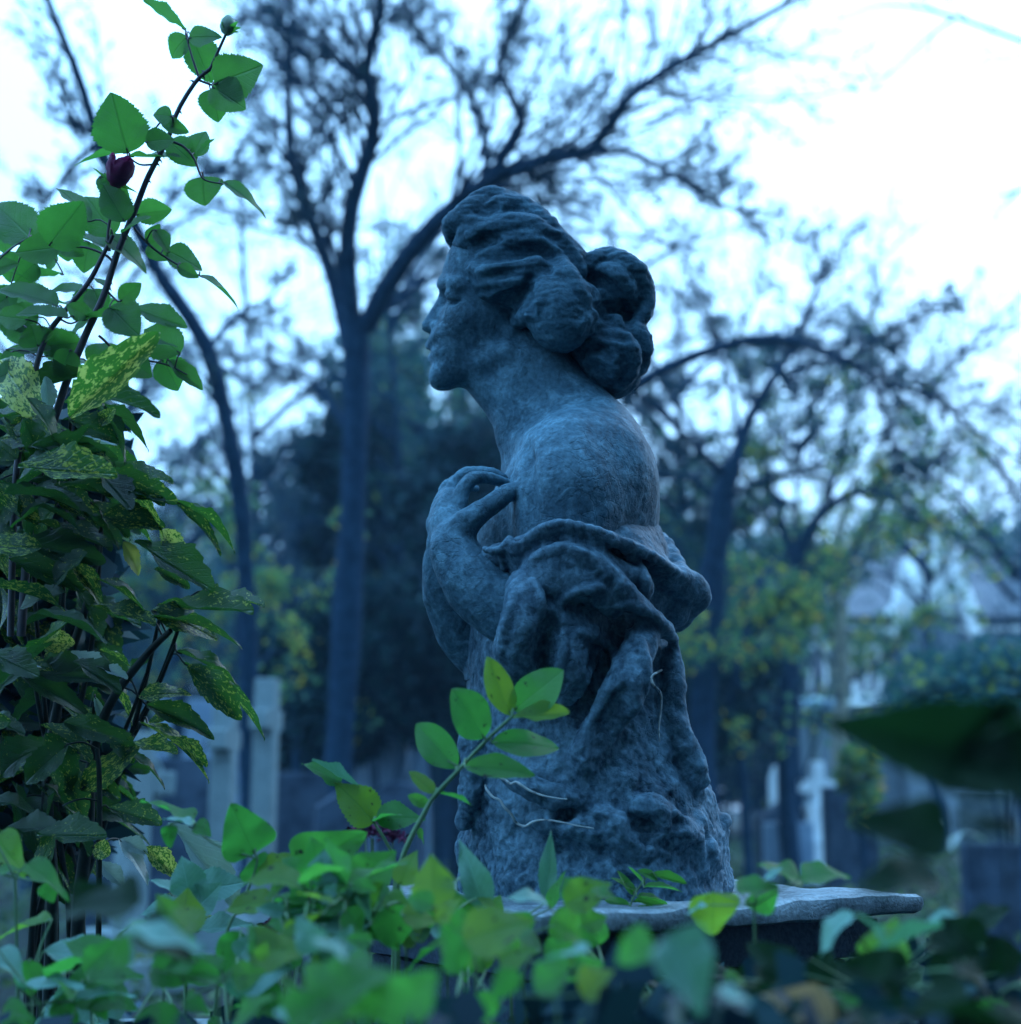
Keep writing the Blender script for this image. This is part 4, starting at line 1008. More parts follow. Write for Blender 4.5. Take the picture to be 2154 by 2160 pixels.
dr.ell(q(1424, 1292, -0.065), (30 * PX, 0.04, 34 * PX), 0.015)
dr.ell(q(1462, 1262, -0.06), (24 * PX, 0.03, 28 * PX), 0.012)
inn = [(1030, 1172, -.19), (1075, 1165, -.2), (1130, 1140, -.215), (1190, 1122, -.222), (1250, 1130, -.215), (1320, 1160, -.19), (1380, 1196, -.15), (1430, 1232, -.11), (1462, 1252, -.08)]
dr.chain([q(*h) for h in inn], [17 * PX, 18 * PX, 17 * PX, 16 * PX, 17 * PX, 19 * PX, 22 * PX, 24 * PX, 22 * PX], 0.012, sub=2)
dr.chain([q(1462, 1226, -.10), q(1480, 1262, -.075), q(1452, 1290, -.065), q(1436, 1322, -.05)], [15 * PX, 17 * PX, 13 * PX, 9 * PX], 0.012, sub=2)
farh = [(1405, 1150, .02), (1380, 1130, .12), (1300, 1110, .2), (1200, 1110, .235), (1110, 1140, .225), (1060, 1170, .19)]
dr.chain([q(*h) for h in farh], [14 * PX] * 6, 0.012, sub=2)
dr.chain([q(1440, 1214, -.12), q(1430, 1190, -.04), q(1405, 1150, .02)], [14 * PX, 14 * PX, 14 * PX], 0.012, sub=2)
# hollow under the hem
dr.chain([q(1040, 1195, -.235), q(1095, 1185, -.245), q(1125, 1160, -.255)], [17 * PX, 15 * PX, 10 * PX], 0.010, 'c', sub=2)
dr.chain([q(1290, 1170, -.225), q(1350, 1205, -.195), q(1400, 1245, -.155), q(1430, 1285, -.12)], [12 * PX, 19 * PX, 23 * PX, 18 * PX], 0.012, 'c', sub=2)
# the big blunt fold and the ridges that run down from it
dr.ell(v2(830, 880, -.228), (52 * PX, 0.034, 66 * PX), 0.012, rot=-0.35)
dr.chain([v2(830, 800, -.235), v2(960, 770, -.240), v2(1100, 800, -.238), v2(1230, 910, -.225), v2(1350, 1030, -.205), v2(1460, 1130, -.175), v2(1570, 1230, -.12)], [26 * PX, 26 * PX, 24 * PX, 22 * PX, 17 * PX, 15 * PX, 12 * PX], 0.012, sub=2)
dr.chain([v2(900, 930, -.232), v2(1010, 900, -.236), v2(1120, 960, -.228), v2(1220, 1060, -.21)], [30 * PX, 28 * PX, 24 * PX, 18 * PX], 0.012, sub=2)
dr.chain([v2(1130, 760, -.225), v2(1260, 830, -.21), v2(1380, 900, -.19), v2(1400, 980, -.185)], [16 * PX, 16 * PX, 18 * PX, 12 * PX], 0.010, sub=2)
dr.chain([v2(800, 980, -.235), v2(880, 1080, -.238), v2(970, 1150, -.23), v2(1100, 1190, -.215)], [16 * PX, 17 * PX, 15 * PX, 12 * PX], 0.010, sub=2)
dr.chain([v2(960, 1060, -.262), v2(1060, 1090, -.262), v2(1170, 1130, -.25)], [17 * PX, 22 * PX, 18 * PX], 0.012, 'c', sub=2)
dr.chain([v2(1180, 1180, -.24), v2(1290, 1180, -.23), v2(1420, 1240, -.19)], [15 * PX, 22 * PX, 20 * PX], 0.012, 'c', sub=2)
# sleeve that wraps the near forearm
dr.chain([v2(690, 900, -.235), v2(700, 1010, -.247), v2(690, 1140, -.250), v2(660, 1270, -.240), v2(640, 1400, -.222)], [24 * PX, 33 * PX, 36 * PX, 36 * PX, 36 * PX], 0.012, sub=2)
dr.chain([v2(780, 960, -.23), v2(780, 1090, -.24), v2(740, 1240, -.24), v2(700, 1380, -.225)], [14 * PX, 22 * PX, 28 * PX, 30 * PX], 0.010, sub=2)
dr.chain([v2(850, 1160, -.258), v2(840, 1270, -.255), v2(800, 1370, -.245)], [20 * PX, 25 * PX, 15 * PX], 0.010, 'c', sub=2)
dr.chain([v2(940, 1180, -.215), v2(950, 1290, -.225), v2(960, 1420, -.22), v2(940, 1560, -.205)], [16 * PX, 20 * PX, 22 * PX, 16 * PX], 0.026, sub=2)
# lower folds
dr.chain([v3(1300, -80, -.165), v3(1220, 90, -.198), v3(1160, 260, -.215), v3(1110, 400, -.215), v3(1020, 560, -.212), v3(930, 700, -.205)], [14 * PX, 20 * PX, 24 * PX, 26 * PX, 24 * PX, 16 * PX], 0.028, sub=2)
dr.chain([v3(1440, 60, -.11), v3(1440, 250, -.12), v3(1440, 430, -.125), v3(1500, 620, -.13), v3(1590, 820, -.12)], [12 * PX, 15 * PX, 17 * PX, 20 * PX, 18 * PX], 0.016, sub=2)
dr.chain([v3(1330, 200, -.19), v3(1350, 330, -.195), v3(1345, 600, -.19)], [15 * PX, 17 * PX, 16 * PX], 0.012, 'c', sub=2)
dr.chain([v3(1240, 950, -.205), v3(1340, 1010, -.198), v3(1440, 1090, -.182), v3(1540, 1150, -.155), v3(1640, 1290, -.12)], [13 * PX, 18 * PX, 20 * PX, 20 * PX, 22 * PX], 0.018, sub=2)
dr.chain([v3(1000, 1000, -.218), v3(1100, 1080, -.215), v3(1180, 1160, -.205), v3(1300, 1190, -.19)], [12 * PX, 16 * PX, 18 * PX, 16 * PX], 0.018, sub=2)
dr.chain([v3(430, 760, -.205), v3(560, 830, -.212), v3(700, 890, -.215), v3(840, 930, -.21)], [12 * PX, 14 * PX, 14 * PX, 12 * PX], 0.018, sub=2)
dr.chain([v3(360, 860, -.19), v3(480, 1000, -.2), v3(570, 1070, -.205), v3(740, 1060, -.21), v3(960, 1100, -.208)], [12 * PX, 14 * PX, 16 * PX, 14 * PX, 12 * PX], 0.016, sub=2)
dr.chain([v3(230, 500, -.10), v3(260, 760, -.12), v3(220, 1050, -.11)], [12 * PX, 16 * PX, 14 * PX], 0.02, sub=2)
dr.ell(v3(830, 1270, -.245), (52 * PX, 0.035, 22 * PX), 0.02, 'c')
dr.ell(v3(1270, 1080, -.222), (30 * PX, 0.028, 18 * PX), 0.015, 'c')
dr.ell(v3(1060, 480, -.24), (34 * PX, 0.03, 70 * PX), 0.02, 'c', rot=-0.5)
dr.ell(v3(1180, 650, -.235), (60 * PX, 0.03, 60 * PX), 0.03, 'c')
dr.ell(v3(420, 1160, -.21), (60 * PX, 0.03, 50 * PX), 0.03, 'c')
rg = np.random.default_rng(4)
for i in range(26):                                        # chiselled pits and lumps towards the base
    x = rg.uniform(980, 1530); y = rg.uniform(1640, 1890)
    d = dr.front(x, y, None)
    if d is None: continue
    r = rg.uniform(7, 17) * PX
    if rg.random() < 0.55: dr.ell(q(x, y, d - 0.2 * r), (r * rg.uniform(0.7, 1.3), r * 0.9, r * rg.uniform(0.5, 1.0)), 0.010, 'c', rot=rg.uniform(-1, 1))
    else: dr.ell(q(x, y, d + 0.5 * r), (r * rg.uniform(0.8, 1.6), r, r * rg.uniform(0.5, 0.9)), 0.012, 'u', rot=rg.uniform(-1, 1))
for pts, r0 in (([(742, 830, -.262), (760, 770, -.262), (830, 730, -.258), (930, 705, -.262), (1040, 730, -.262), (1130, 775, -.258)], 6), ([(1225, 1035, -.228), (1330, 1035, -.222), (1440, 1085, -.196), (1530, 1170, -.160), (1585, 1240, -.130)], 6),
               ([(905, 1045, -.25), (960, 985, -.262), (1060, 945, -.262), (1160, 930, -.256)], 5), ([(1190, 640, -.245), (1300, 720, -.225), (1390, 860, -.208), (1415, 960, -.196)], 5), ([(640, 900, -.258), (625, 1060, -.27), (585, 1200, -.266), (570, 1330, -.25)], 5),
               ([(760, 900, -.25), (790, 1000, -.262), (800, 1120, -.262)], 5), ([(1010, 1190, -.235), (1130, 1230, -.232), (1230, 1330, -.222), (1260, 1480, -.218)], 6), ([(930, 1190, -.24), (920, 1330, -.246), (890, 1500, -.24)], 5),
               ([(1300, 1180, -.212), (1380, 1260, -.196), (1420, 1400, -.18), (1410, 1560, -.178)], 6), ([(1120, 1290, -.236), (1080, 1420, -.24), (1020, 1560, -.236)], 5)):
    pp = catmull(pts, 14); dd = np.array([dr.front(850 + x / 2.753, 900 + y / 2.753, d) for x, y, d in pp])
    dd = np.convolve(np.pad(dd, 2, 'edge'), [.15, .2, .3, .2, .15], 'valid')
    rr = r0 * np.sin(np.linspace(0.35, 2.8, 14)) * PX * 1.5
    dr.chain([v2(x, y, d - 0.1 * r) for (x, y, _), d, r in zip(pp, dd, rr)], rr, 0.007)
V, F = dr.mesh()
V = smooth_v(V, F, 1); N = vnormals(V, F)
low = np.clip((q(1200, 1330)[2] - V[:, 2]) / 0.30, 0, 1)
V = V + N * (fbm(V, 26, 4, 21) * (0.0016 + 0.0030 * low) + fbm(V, 95, 3, 31) * (0.0009 + 0.0013 * low))[:, None]
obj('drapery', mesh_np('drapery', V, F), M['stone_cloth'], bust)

# ---- dry tendrils clinging to the drapery
TD = [([(340, 840), (350, 870), (385, 912), (425, 930), (450, 970), (490, 1010), (520, 1060), (570, 1082), (620, 1055), (690, 1045), (780, 1058), (870, 1078), (970, 1095)], 'pale dry tendril zigzagging low across the front of the stone drapery'),
      ([(415, 792), (460, 815), (490, 835), (520, 825), (560, 850), (610, 880), (680, 905), (760, 920), (815, 925)], 'pale dry tendril just above the longer zigzag one on the drapery'),
      ([(1365, 175), (1310, 210), (1318, 260), (1360, 310), (1362, 400), (1350, 500), (1352, 590)], 'thin dry tendril hanging down the back edge of the drapery')]
for pts, lab in TD:
    pp = catmull([(900 + x / 2.753, 1350 + y / 2.753) for x, y in pts], 40)
    dy = np.array([dr.front(x, y, -0.18) for x, y in pp]); dy = np.minimum.reduce([np.pad(dy, 2, 'edge')[k:k + 40] for k in range(5)]) - 0.0085
    pts3 = np.array([q(x, y, d) for (x, y), d in zip(pp, dy)])
    Vt, Ft = tubes(pts3[None], np.interp(np.linspace(0, 1, 40), [0, .5, 1], [0.0016, 0.0019, 0.0010])[None], 6)
    o = obj('tendril', mesh_np('tendril', Vt, Ft), M['tendril']); tag(o, lab, 'tendril', 'dry tendrils on the statue')

# ---- slab and pedestal
ang = math.radians(35)
cx, cy = 0.135, 2.146
zt = 0.867
ped = empty('pedestal', (cx, cy, 0), 'worn stone pedestal with a thick flat slab on top, under the bust', 'pedestal')
def gridded(h, z0, z1, amp, seed, step=0.02, hy=None):
    """a block with worn, slightly uneven edges"""
    n = int(2 * h / step); g = np.linspace(-h, h, n + 1); m = max(int((z1 - z0) / step), 2); zz = np.linspace(z0, z1, m + 1)
    parts = []
    def face(A, B):
        nu, nv = A.shape
        return np.arange(nu * nv).reshape(nu, nv)
    for axis, sgn in ((2, 1), (2, -1), (0, 1), (0, -1), (1, 1), (1, -1)):
        if axis == 2: U, W_ = np.meshgrid(g, g, indexing='ij'); pts = np.stack([U, W_, np.full_like(U, z1 if sgn > 0 else z0)], -1)
        else:
            U, W_ = np.meshgrid(g, zz, indexing='ij'); c = np.full_like(U, sgn * h)
            pts = np.stack([c, U, W_], -1) if axis == 0 else np.stack([U, c, W_], -1)
        nu, nv = U.shape; I = np.arange(nu * nv).reshape(nu, nv)
        Fq = np.stack([I[:-1, :-1], I[1:, :-1], I[1:, 1:], I[:-1, 1:]], -1).reshape(-1, 4)
        if (sgn > 0) == (axis == 1): Fq = Fq[:, ::-1]
        parts.append((pts.reshape(-1, 3), Fq))
    Vb, Fb = merge(parts)
    r = 0.012                                                # rounded arrises
    hm = np.array([h, h, (z1 - z0) / 2]); c = np.array([0, 0, (z0 + z1) / 2]); p = Vb - c
    cl = np.clip(p, -(hm - r), hm - r); dv = p - cl; L = np.linalg.norm(dv, axis=1, keepdims=True)
    p = cl + dv / np.maximum(L, 1e-9) * np.minimum(L, r)
    Vb = p + c
    Vb = Vb + np.stack([fbm(Vb, 9, 3, seed), fbm(Vb, 9, 3, seed + 7), 0.6 * fbm(Vb, 9, 3, seed + 13)], -1) * amp
    Vb[:, 1] *= 1 - 0.03 / h
    Vb = rotz(Vb, ang); Vb[:, 0] += cx; Vb[:, 1] += cy
    return Vb, Fb
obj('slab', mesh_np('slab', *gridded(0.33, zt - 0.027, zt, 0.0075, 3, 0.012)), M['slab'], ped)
obj('moulding', mesh_np('moulding', *gridded(0.285, zt - 0.085, zt - 0.029, 0.003, 5)), M['grave_dark'], ped)  # dark stone colour stands for shade under the slab, on the shaft too
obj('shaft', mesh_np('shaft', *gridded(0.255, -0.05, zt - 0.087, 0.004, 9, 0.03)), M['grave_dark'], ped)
# ------------------------------------------------------------------ near plants: every leaf an object on shared meshes
M['rose_leaf'] = leaf_mat('rose_leaf', (0.022, 0.07, 0.03), (0.04, 0.11, 0.04), (0.06, 0.26, 0.035), 0.42, 0.42, 0.45, 0.5, backc=(0.06, 0.13, 0.09))
M['laurel_leaf'] = leaf_mat('spotted_laurel_leaf', (0.007, 0.030, 0.013), (0.014, 0.055, 0.018), (0.035, 0.15, 0.02), 0.34, 0.17, 0.5, 0.25, spots=(0.24, 0.33, 0.05), spot_lo=0.60, spot_scale=17)
M['laurel_leaf_dark'] = leaf_mat('shade_toned_laurel_leaf', (0.005, 0.024, 0.012), (0.010, 0.045, 0.018), (0.03, 0.12, 0.02), 0.3, 0.2, 0.5, 0.25, spots=(0.20, 0.30, 0.05), spot_lo=0.68, spot_scale=15)  # darker, less spotted copy; the shrub's inner shade is in its colour
M['laurel_leaf_bright'] = leaf_mat('heavily_spotted_leaf', (0.02, 0.07, 0.018), (0.035, 0.11, 0.02), (0.06, 0.22, 0.025), 0.4, 0.22, 0.6, 0.2, spots=(0.42, 0.50, 0.10), spot_lo=0.52, spot_scale=15)
M['laurel_leaf_yellow'] = leaf_mat('yellowed_leaf', (0.22, 0.27, 0.05), (0.36, 0.38, 0.07), (0.40, 0.45, 0.08), 0.5, 0.3, 0.5, 0.3)
M['laurel_leaf_pale'] = leaf_mat('sheen_and_underside_leaf', (0.24, 0.34, 0.36), (0.36, 0.46, 0.47), (0.20, 0.36, 0.22), 0.25, 0.3, 0.5, 0.3)  # pale undersides, and blue sky sheen painted as leaf colour
M['weed_leaf'] = leaf_mat('bright_green_leaf', (0.03, 0.13, 0.035), (0.05, 0.18, 0.045), (0.065, 0.34, 0.045), 0.5, 0.42, 0.35, 0.35, backc=(0.07, 0.20, 0.09), alt=(0.24, 0.44, 0.035), holes=True)
M['teal_leaf'] = leaf_mat('teal_and_sheen_leaf', (0.09, 0.23, 0.20), (0.15, 0.32, 0.27), (0.08, 0.28, 0.12), 0.3, 0.45, 0.4, 0.4)  # pale teal leaf; on other weeds this colour paints in sky sheen
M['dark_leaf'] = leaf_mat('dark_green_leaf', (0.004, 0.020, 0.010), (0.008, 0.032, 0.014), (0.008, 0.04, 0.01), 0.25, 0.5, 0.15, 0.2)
M['fern_leaf'] = leaf_mat('leaflet', (0.03, 0.13, 0.03), (0.05, 0.17, 0.035), (0.07, 0.34, 0.04), 0.45, 0.45, 0.4, 0.3)
M['dead_leaf'] = leaf_mat('dead_leaf', (0.26, 0.19, 0.11), (0.42, 0.32, 0.2), (0.4, 0.28, 0.12), 0.3, 0.7, 0.2, 0.5)
M['cane'] = simple('rose_cane', (0.035, 0.04, 0.05), (0.07, 0.06, 0.07), 40, 0.5, 0.3, 0.001)
M['green_stem'] = simple('green_stem', (0.08, 0.18, 0.09), (0.14, 0.25, 0.13), 30, 0.5, 0.2, 0.001)
M['dark_stem'] = simple('dark_stem', (0.007, 0.014, 0.013), (0.018, 0.03, 0.024), 30, 0.5, 0.3, 0.001, 0.2)
M['petal'] = leaf_mat('rose_petal', (0.13, 0.014, 0.07), (0.24, 0.03, 0.13), (0.22, 0.02, 0.10), 0.3, 0.5, 0.3)
M['sepal'] = leaf_mat('sepal', (0.05, 0.13, 0.06), (0.08, 0.18, 0.08), (0.1, 0.25, 0.08), 0.3, 0.5, 0.3)
M['bud'] = leaf_mat('rose_bud', (0.16, 0.28, 0.20), (0.25, 0.34, 0.26), (0.2, 0.3, 0.2), 0.25, 0.5, 0.3)
M['sedum'] = simple('dark_red_flower_head', (0.05, 0.010, 0.035), (0.13, 0.03, 0.08), 90, 0.9, 1.0, 0.004, 0.1)
M['white_petal'] = leaf_mat('white_petal', (0.6, 0.66, 0.66), (0.75, 0.8, 0.8), (0.6, 0.66, 0.66), 0.4, 0.5, 0.3)

def leaf_mesh(name, outline, teeth, tooth, fold, bend, seed, wave=0.02, nt=18, ns=8, twist=0.0):
    """unit leaf along +x, half width 0.5 in y at its widest; outline(t) in 0..1"""
    rg = np.random.default_rng(seed)
    t = np.linspace(0, 1, nt * (3 if teeth else 1) + 1); s = np.linspace(-1, 1, ns + 1)
    T, Sg = np.meshgrid(t, s, indexing='ij')
    w = outline(T) * 0.5
    if teeth: w = w * (1 + tooth * (((T * teeth) % 1.0) - 0.5) * np.abs(Sg) ** 3 * np.clip(T * 6, 0, 1))
    ph = rg.uniform(0, 6, 4)
    asym = 1 + 0.06 * np.sin(T * 5 + ph[0]) * np.sign(Sg)
    y = Sg * w * asym + 0.03 * np.sin(T * 3.0 + ph[3]) * T
    z = fold * np.abs(Sg) * w + bend * (T ** 2) + wave * np.sin(T * 11 + ph[1] + Sg * 1.2) * np.abs(Sg) + 0.012 * np.sin(T * 20 + ph[2]) * np.abs(Sg) ** 2
    a = twist * T; z, y = z + y * np.sin(a), y * np.cos(a)
    x = T - 0.25 * bend * bend * T ** 3
    V = np.stack([x, y, z], -1).reshape(-1, 3); V /= np.linalg.norm(V.reshape(len(t), ns + 1, 3)[-1, ns // 2])
    uv = np.stack([T, Sg * 0.5 * np.minimum(1, outline(T) + 0.001) + 0.5], -1).reshape(-1, 2)
    I = np.arange(len(V)).reshape(T.shape); F = np.stack([I[:-1, :-1], I[1:, :-1], I[1:, 1:], I[:-1, 1:]], -1).reshape(-1, 4)
    return mesh_np(name, V, F, True, uv)

ovate = lambda t: np.clip(np.sin(np.pi * np.clip(t, 0, 1) ** 0.72), 0, 1) ** 0.75 * (1 - 0.15 * t ** 6)
elliptic = lambda t: np.clip(np.sin(np.pi * np.clip(t, 0, 1) ** 0.92), 0, 1) ** 0.72
heart = lambda t: np.clip(np.sin(np.pi * np.clip(t, 0, 1) ** 0.5), 0, 1) ** 0.62 * np.clip(1.05 - 0.25 * t, 0, 1)
lance = lambda t: np.clip(np.sin(np.pi * np.clip(t, 0, 1) ** 0.8), 0, 1) ** 0.7
obov = lambda t: np.clip(np.sin(np.pi * np.clip(t, 0, 1) ** 1.25), 0, 1) ** 0.8
LM = {}
def variants(kind, mats, outline, teeth, tooth, fold, wave, n=4, bends=(-0.1, -0.22, 0.1, -0.36), nt=18):
    for mk in mats:
        L = []
        for i in range(n):
            me = leaf_mesh(kind, outline, teeth, tooth, fold * (1 - 0.25 * i / n), bends[i % len(bends)], 7 * i + 3, wave, nt, 8, (0.25, -0.2, 0.35, -0.4)[i % 4])
            me.materials.append(M[mk]); L.append(me)
        LM[(kind, mk)] = L
variants('rose', ['rose_leaf'], ovate, 22, 0.16, 0.20, 0.015, bends=(-0.08, -0.18, 0.08, -0.28))
variants('laurel', ['laurel_leaf', 'laurel_leaf_dark', 'laurel_leaf_bright', 'laurel_leaf_yellow', 'laurel_leaf_pale'], elliptic, 7, 0.16, 0.28, 0.03, bends=(-0.12, -0.25, 0.08, -0.4))
pointed = lambda t: ovate(t) * (1 - 0.45 * t ** 3)
variants('weed', ['weed_leaf', 'teal_leaf', 'dead_leaf', 'dark_leaf'], pointed, 13, 0.12, 0.22, 0.03)
variants('broad', ['weed_leaf', 'dark_leaf', 'teal_leaf'], heart, 0, 0, 0.2, 0.04)
variants('oval', ['weed_leaf'], elliptic, 0, 0, 0.2, 0.02)
variants('lance', ['fern_leaf', 'weed_leaf', 'white_petal'], lance, 0, 0, 0.25, 0.01, nt=10)

def leaf(parent, kind, mat, base, tip, w, rg, tilt=0.35, name='leaf', roll=None):
    """a leaf from base to tip (world), width w (m); tilt 0 faces the viewer, 1 faces the sky"""
    base = np.asarray(base, float); tip = np.asarray(tip, float)
    x = tip - base; L = np.linalg.norm(x); x /= L
    view = C0 - base; view /= np.linalg.norm(view)
    n = view * (1 - tilt) + np.array([0, 0, 1.0]) * tilt + rg.normal(size=3) * 0.10
    n = n - x * (n @ x)
    if np.linalg.norm(n) < 0.15: n = np.cross(x, RT)
    n /= np.linalg.norm(n); y = np.cross(n, x)
    me = LM[(kind, mat)][rg.integers(0, len(LM[(kind, mat)]))]
    o = bpy.data.objects.new(name, me)
    off = Vector(parent.location)
    mw = Matrix(((x[0] * L, y[0] * w, n[0] * L, base[0] - off.x), (x[1] * L, y[1] * w, n[1] * L, base[1] - off.y), (x[2] * L, y[2] * w, n[2] * L, base[2] - off.z), (0, 0, 0, 1)))
    o.parent = parent; o.matrix_basis = mw
    COL.objects.link(o); return o

def view(ox, oy, sc): return lambda x, y: (ox + x / sc, oy + y / sc)

def plant(name, label, cat, root, stems, leaves, depth, vt, kind, mat, seed, stem_mat='green_stem', tilt=0.35, jit=0.03, pet=0.0011, group=None, petiole=True, sides=7, wide=1.28, petmax=0.14):
    """stems: (points, r0 px, r1 px[, depth0, depth1]); leaves: (bx,by,tx,ty,w px[, dict])  in enlarged-view coordinates (vt)"""
    rg = np.random.default_rng(seed)
    e = empty(name, root, label, cat, group)
    V0 = vt; cl = []
    for s in stems:
        pts = [V0(*p) for p in s[0]]; d0, d1 = (s[3], s[4]) if len(s) > 4 else (depth, depth)
        w3 = [P(x, y, d0 + (d1 - d0) * i / (len(pts) - 1)) for i, (x, y) in enumerate(pts)]
        c = catmull(w3, 36); cl.append((c, [V0(*p) for p in s[0]]))
        k = d0 / FPX
        o = obj('stem', mesh_np('stem', *tubes(c[None], np.linspace(s[1] * k, s[2] * k, 36)[None], sides)), M[stem_mat], e)
    allc = np.vstack([c for c, _ in cl]) if cl else None
    pets = []
    for lf in leaves:
        bx, by, tx, ty, w = lf[:5]; o = lf[5] if len(lf) > 5 else {}
        d = o.get('d', depth) + rg.normal() * o.get('j', jit)
        (a, b), (c, f) = V0(bx, by), V0(tx, ty)
        dt = d + (rg.uniform(-0.5, 0.5) * 0.45 * math.hypot(c - a, f - b) * d / FPX) + o.get('dd', 0)
        B = P(a, b, d); T_ = P(c, f, dt); sc = abs(V0(1, 0)[0] - V0(0, 0)[0])
        leaf(e, o.get('k', kind), o.get('m', mat), B, T_, w * sc * d / FPX * wide, rg, o.get('t', tilt))
        if petiole and allc is not None:
            j = np.argmin(((allc - B) ** 2).sum(1))
            if np.linalg.norm(allc[j] - B) < petmax:
                x = (T_ - B) * 0.08 + B
                mid = (allc[j] + B) / 2 + np.array([0, 0, 0.006])
                pets.append(catmull([allc[j], mid, B, x], 8))
    if pets:
        obj('petiole', mesh_np('petiole', *tubes(np.stack(pets), np.full((len(pets), 8), pet), 5)), M[stem_mat], e, 'stuff')
    return e

# ---- rose bush (upper left, in the plane of focus)
R4 = view(0, 0, 2.683)
rose_st = [([(120, 3600), (180, 2900), (330, 2300), (470, 1932), (540, 1780), (600, 1640), (665, 1430), (760, 1200), (830, 1020), (880, 920), (960, 760), (1010, 620), (1110, 460), (1190, 390)], 9.5, 4.2),
           ([(1190, 390), (1235, 290), (1285, 180)], 3.6, 3.0),
           ([(60, 3600), (90, 2700), (180, 2200), (250, 1932), (360, 1770), (500, 1600), (590, 1430), (640, 1330)], 7.5, 4.5),
           ([(620, 1420), (612, 1320), (640, 1150), (655, 1060)], 3.6, 3.0),
           ([(640, 1480), (590, 1440), (480, 1400), (290, 1390), (160, 1345)], 3.2, 1.8),
           ([(760, 1290), (840, 1380), (960, 1470), (1130, 1560)], 3.2, 1.8),
           ([(960, 795), (1040, 830), (1100, 900), (1150, 1010), (1265, 1042)], 3.2, 1.6),
           ([(990, 660), (950, 655), (900, 700), (830, 800)], 3.0, 1.6),
           ([(880, 930), (790, 930), (720, 880)], 2.4, 1.6), ([(1130, 450), (1090, 330), (1050, 190)], 3.0, 1.6), ([(1130, 455), (1200, 480), (1250, 475)], 2.8, 1.6),
           ([(600, 1640), (660, 1700), (690, 1710)], 2.6, 1.6), ([(330, 1800), (400, 1830), (470, 1800)], 2.4, 1.5), ([(560, 1900), (700, 2010), (930, 2060), (1060, 2120)], 3.0, 1.6)]
b_ = {'t': 0.75}; e_ = {'t': 0.9}; s_ = {'t': 0.55}
rose_lv = [(1050, 170, 800, 12, 75, b_), (1070, 215, 1245, 185, 115), (1060, 210, 945, 320, 120), (1085, 215, 1205, 465, 165), (1215, 475, 1475, 360, 225, {'t': .15}), (1200, 490, 1400, 620, 165),
           (1190, 505, 1240, 685, 150), (725, 865, 615, 525, 260, {'t': .1}), (972, 660, 865, 645, 95), (915, 700, 1072, 742, 75), (825, 805, 990, 780, 110), (720, 865, 415, 885, 80, e_), (735, 885, 1025, 905, 105, e_),
           (955, 800, 1115, 930, 130), (1095, 880, 1165, 730, 110), (1110, 900, 1195, 765, 45, b_), (1150, 1000, 1160, 1160, 180, {'t': .1}), (1265, 1030, 1540, 1190, 105, {'t': .5}), (195, 1365, -60, 1130, 215, {'t': .1}),
           (280, 1390, 470, 1130, 215, {'t': .1}), (500, 1255, 370, 1020, 130, b_), (640, 1330, 480, 1100, 180), (705, 1255, 590, 1030, 150), (770, 1215, 975, 1185, 115), (690, 1320, 845, 1210, 120, b_),
           (625, 1410, 375, 1300, 125, s_), (610, 1335, 845, 1490, 150, s_), (340, 1400, 75, 1420, 145), (345, 1395, 475, 1435, 95), (945, 1420, 1155, 1505, 145), (840, 1385, 955, 1475, 100), (1130, 1560, 1395, 1700, 100, {'t': .5}),
           (1005, 1510, 1125, 1565, 65), (-70, 1540, 97, 1475, 105), (325, 1735, -20, 1580, 150, s_), (385, 1800, 80, 1730, 105, s_), (160, 1810, -40, 1775, 115), (520, 1573, 625, 1640, 55, b_), (680, 1705, 800, 1600, 90),
           (465, 1815, 775, 1725, 85, b_), (755, 1745, 1058, 1868, 120, s_), (215, 1960, 165, 1830, 160), (620, 1735, 790, 1890, 190), (500, 1790, 370, 1720, 85), (835, 1370, 905, 1265, 60), (1020, 2000, 800, 1840, 180),
           (915, 2030, 1020, 2210, 165), (955, 2040, 1145, 2215, 80, s_), (235, 1960, 480, 1935, 130), (60, 1990, 300, 1990, 90, s_), (700, 2030, 870, 2120, 150), (400, 1980, 330, 2130, 120), (780, 1960, 990, 1910, 110, s_), (500, 2050, 650, 1930, 130),
           (1230, 500, 1330, 540, 60), (560, 1000, 740, 1150, 120), (130, 2080, -40, 2150, 130), (880, 1300, 960, 1420, 90, s_)]
rgr = np.random.default_rng(71)
for i in range(30):                                          # the crowded lower left of the rose
    x = rgr.uniform(-60, 560); y = rgr.uniform(1180, 2080); a = rgr.uniform(-0.6, 3.6); L = rgr.uniform(150, 260)
    rose_lv.append((x, y, x + L * math.cos(a), y + L * 0.7 * math.sin(a), L * rgr.uniform(0.5, 0.7), {'t': rgr.uniform(.1, .8), 'd': 2.1 + 0.12 * rgr.random()}))
rose = plant('rose_bush', 'tall thorny rose bush with a closed crimson bloom, rising at the upper left', 'rose bush', (-0.62, 2.05, 0), rose_st, rose_lv, 2.05, R4, 'rose', 'rose_leaf', 21, 'cane', 0.28, 0.025)
# thorns on the main cane
rg = np.random.default_rng(8); th = []
c = catmull([P(*R4(*p), 2.05) for p in rose_st[0][0]], 160)
for i in range(60, 158, 2):
    if rg.random() < 0.45: continue
    sd = rg.choice([-1, 1]); t_ = norm(c[min(i + 1, 159)] - c[i - 1]); out = norm(np.cross(t_, FW)) * sd
    a = c[i] + out * 0.0022; k_ = rg.uniform(0.5, 1.1); th.append(np.stack([a, a + (out * 0.0035 - t_ * 0.0005) * k_, a + (out * 0.0062 - t_ * 0.0028) * k_]))
obj('thorn', mesh_np('thorn', *tubes(np.stack(th), np.tile([0.0022, 0.0012, 0.0002], (len(th), 1)), 5)), M['cane'], rose, 'stuff')
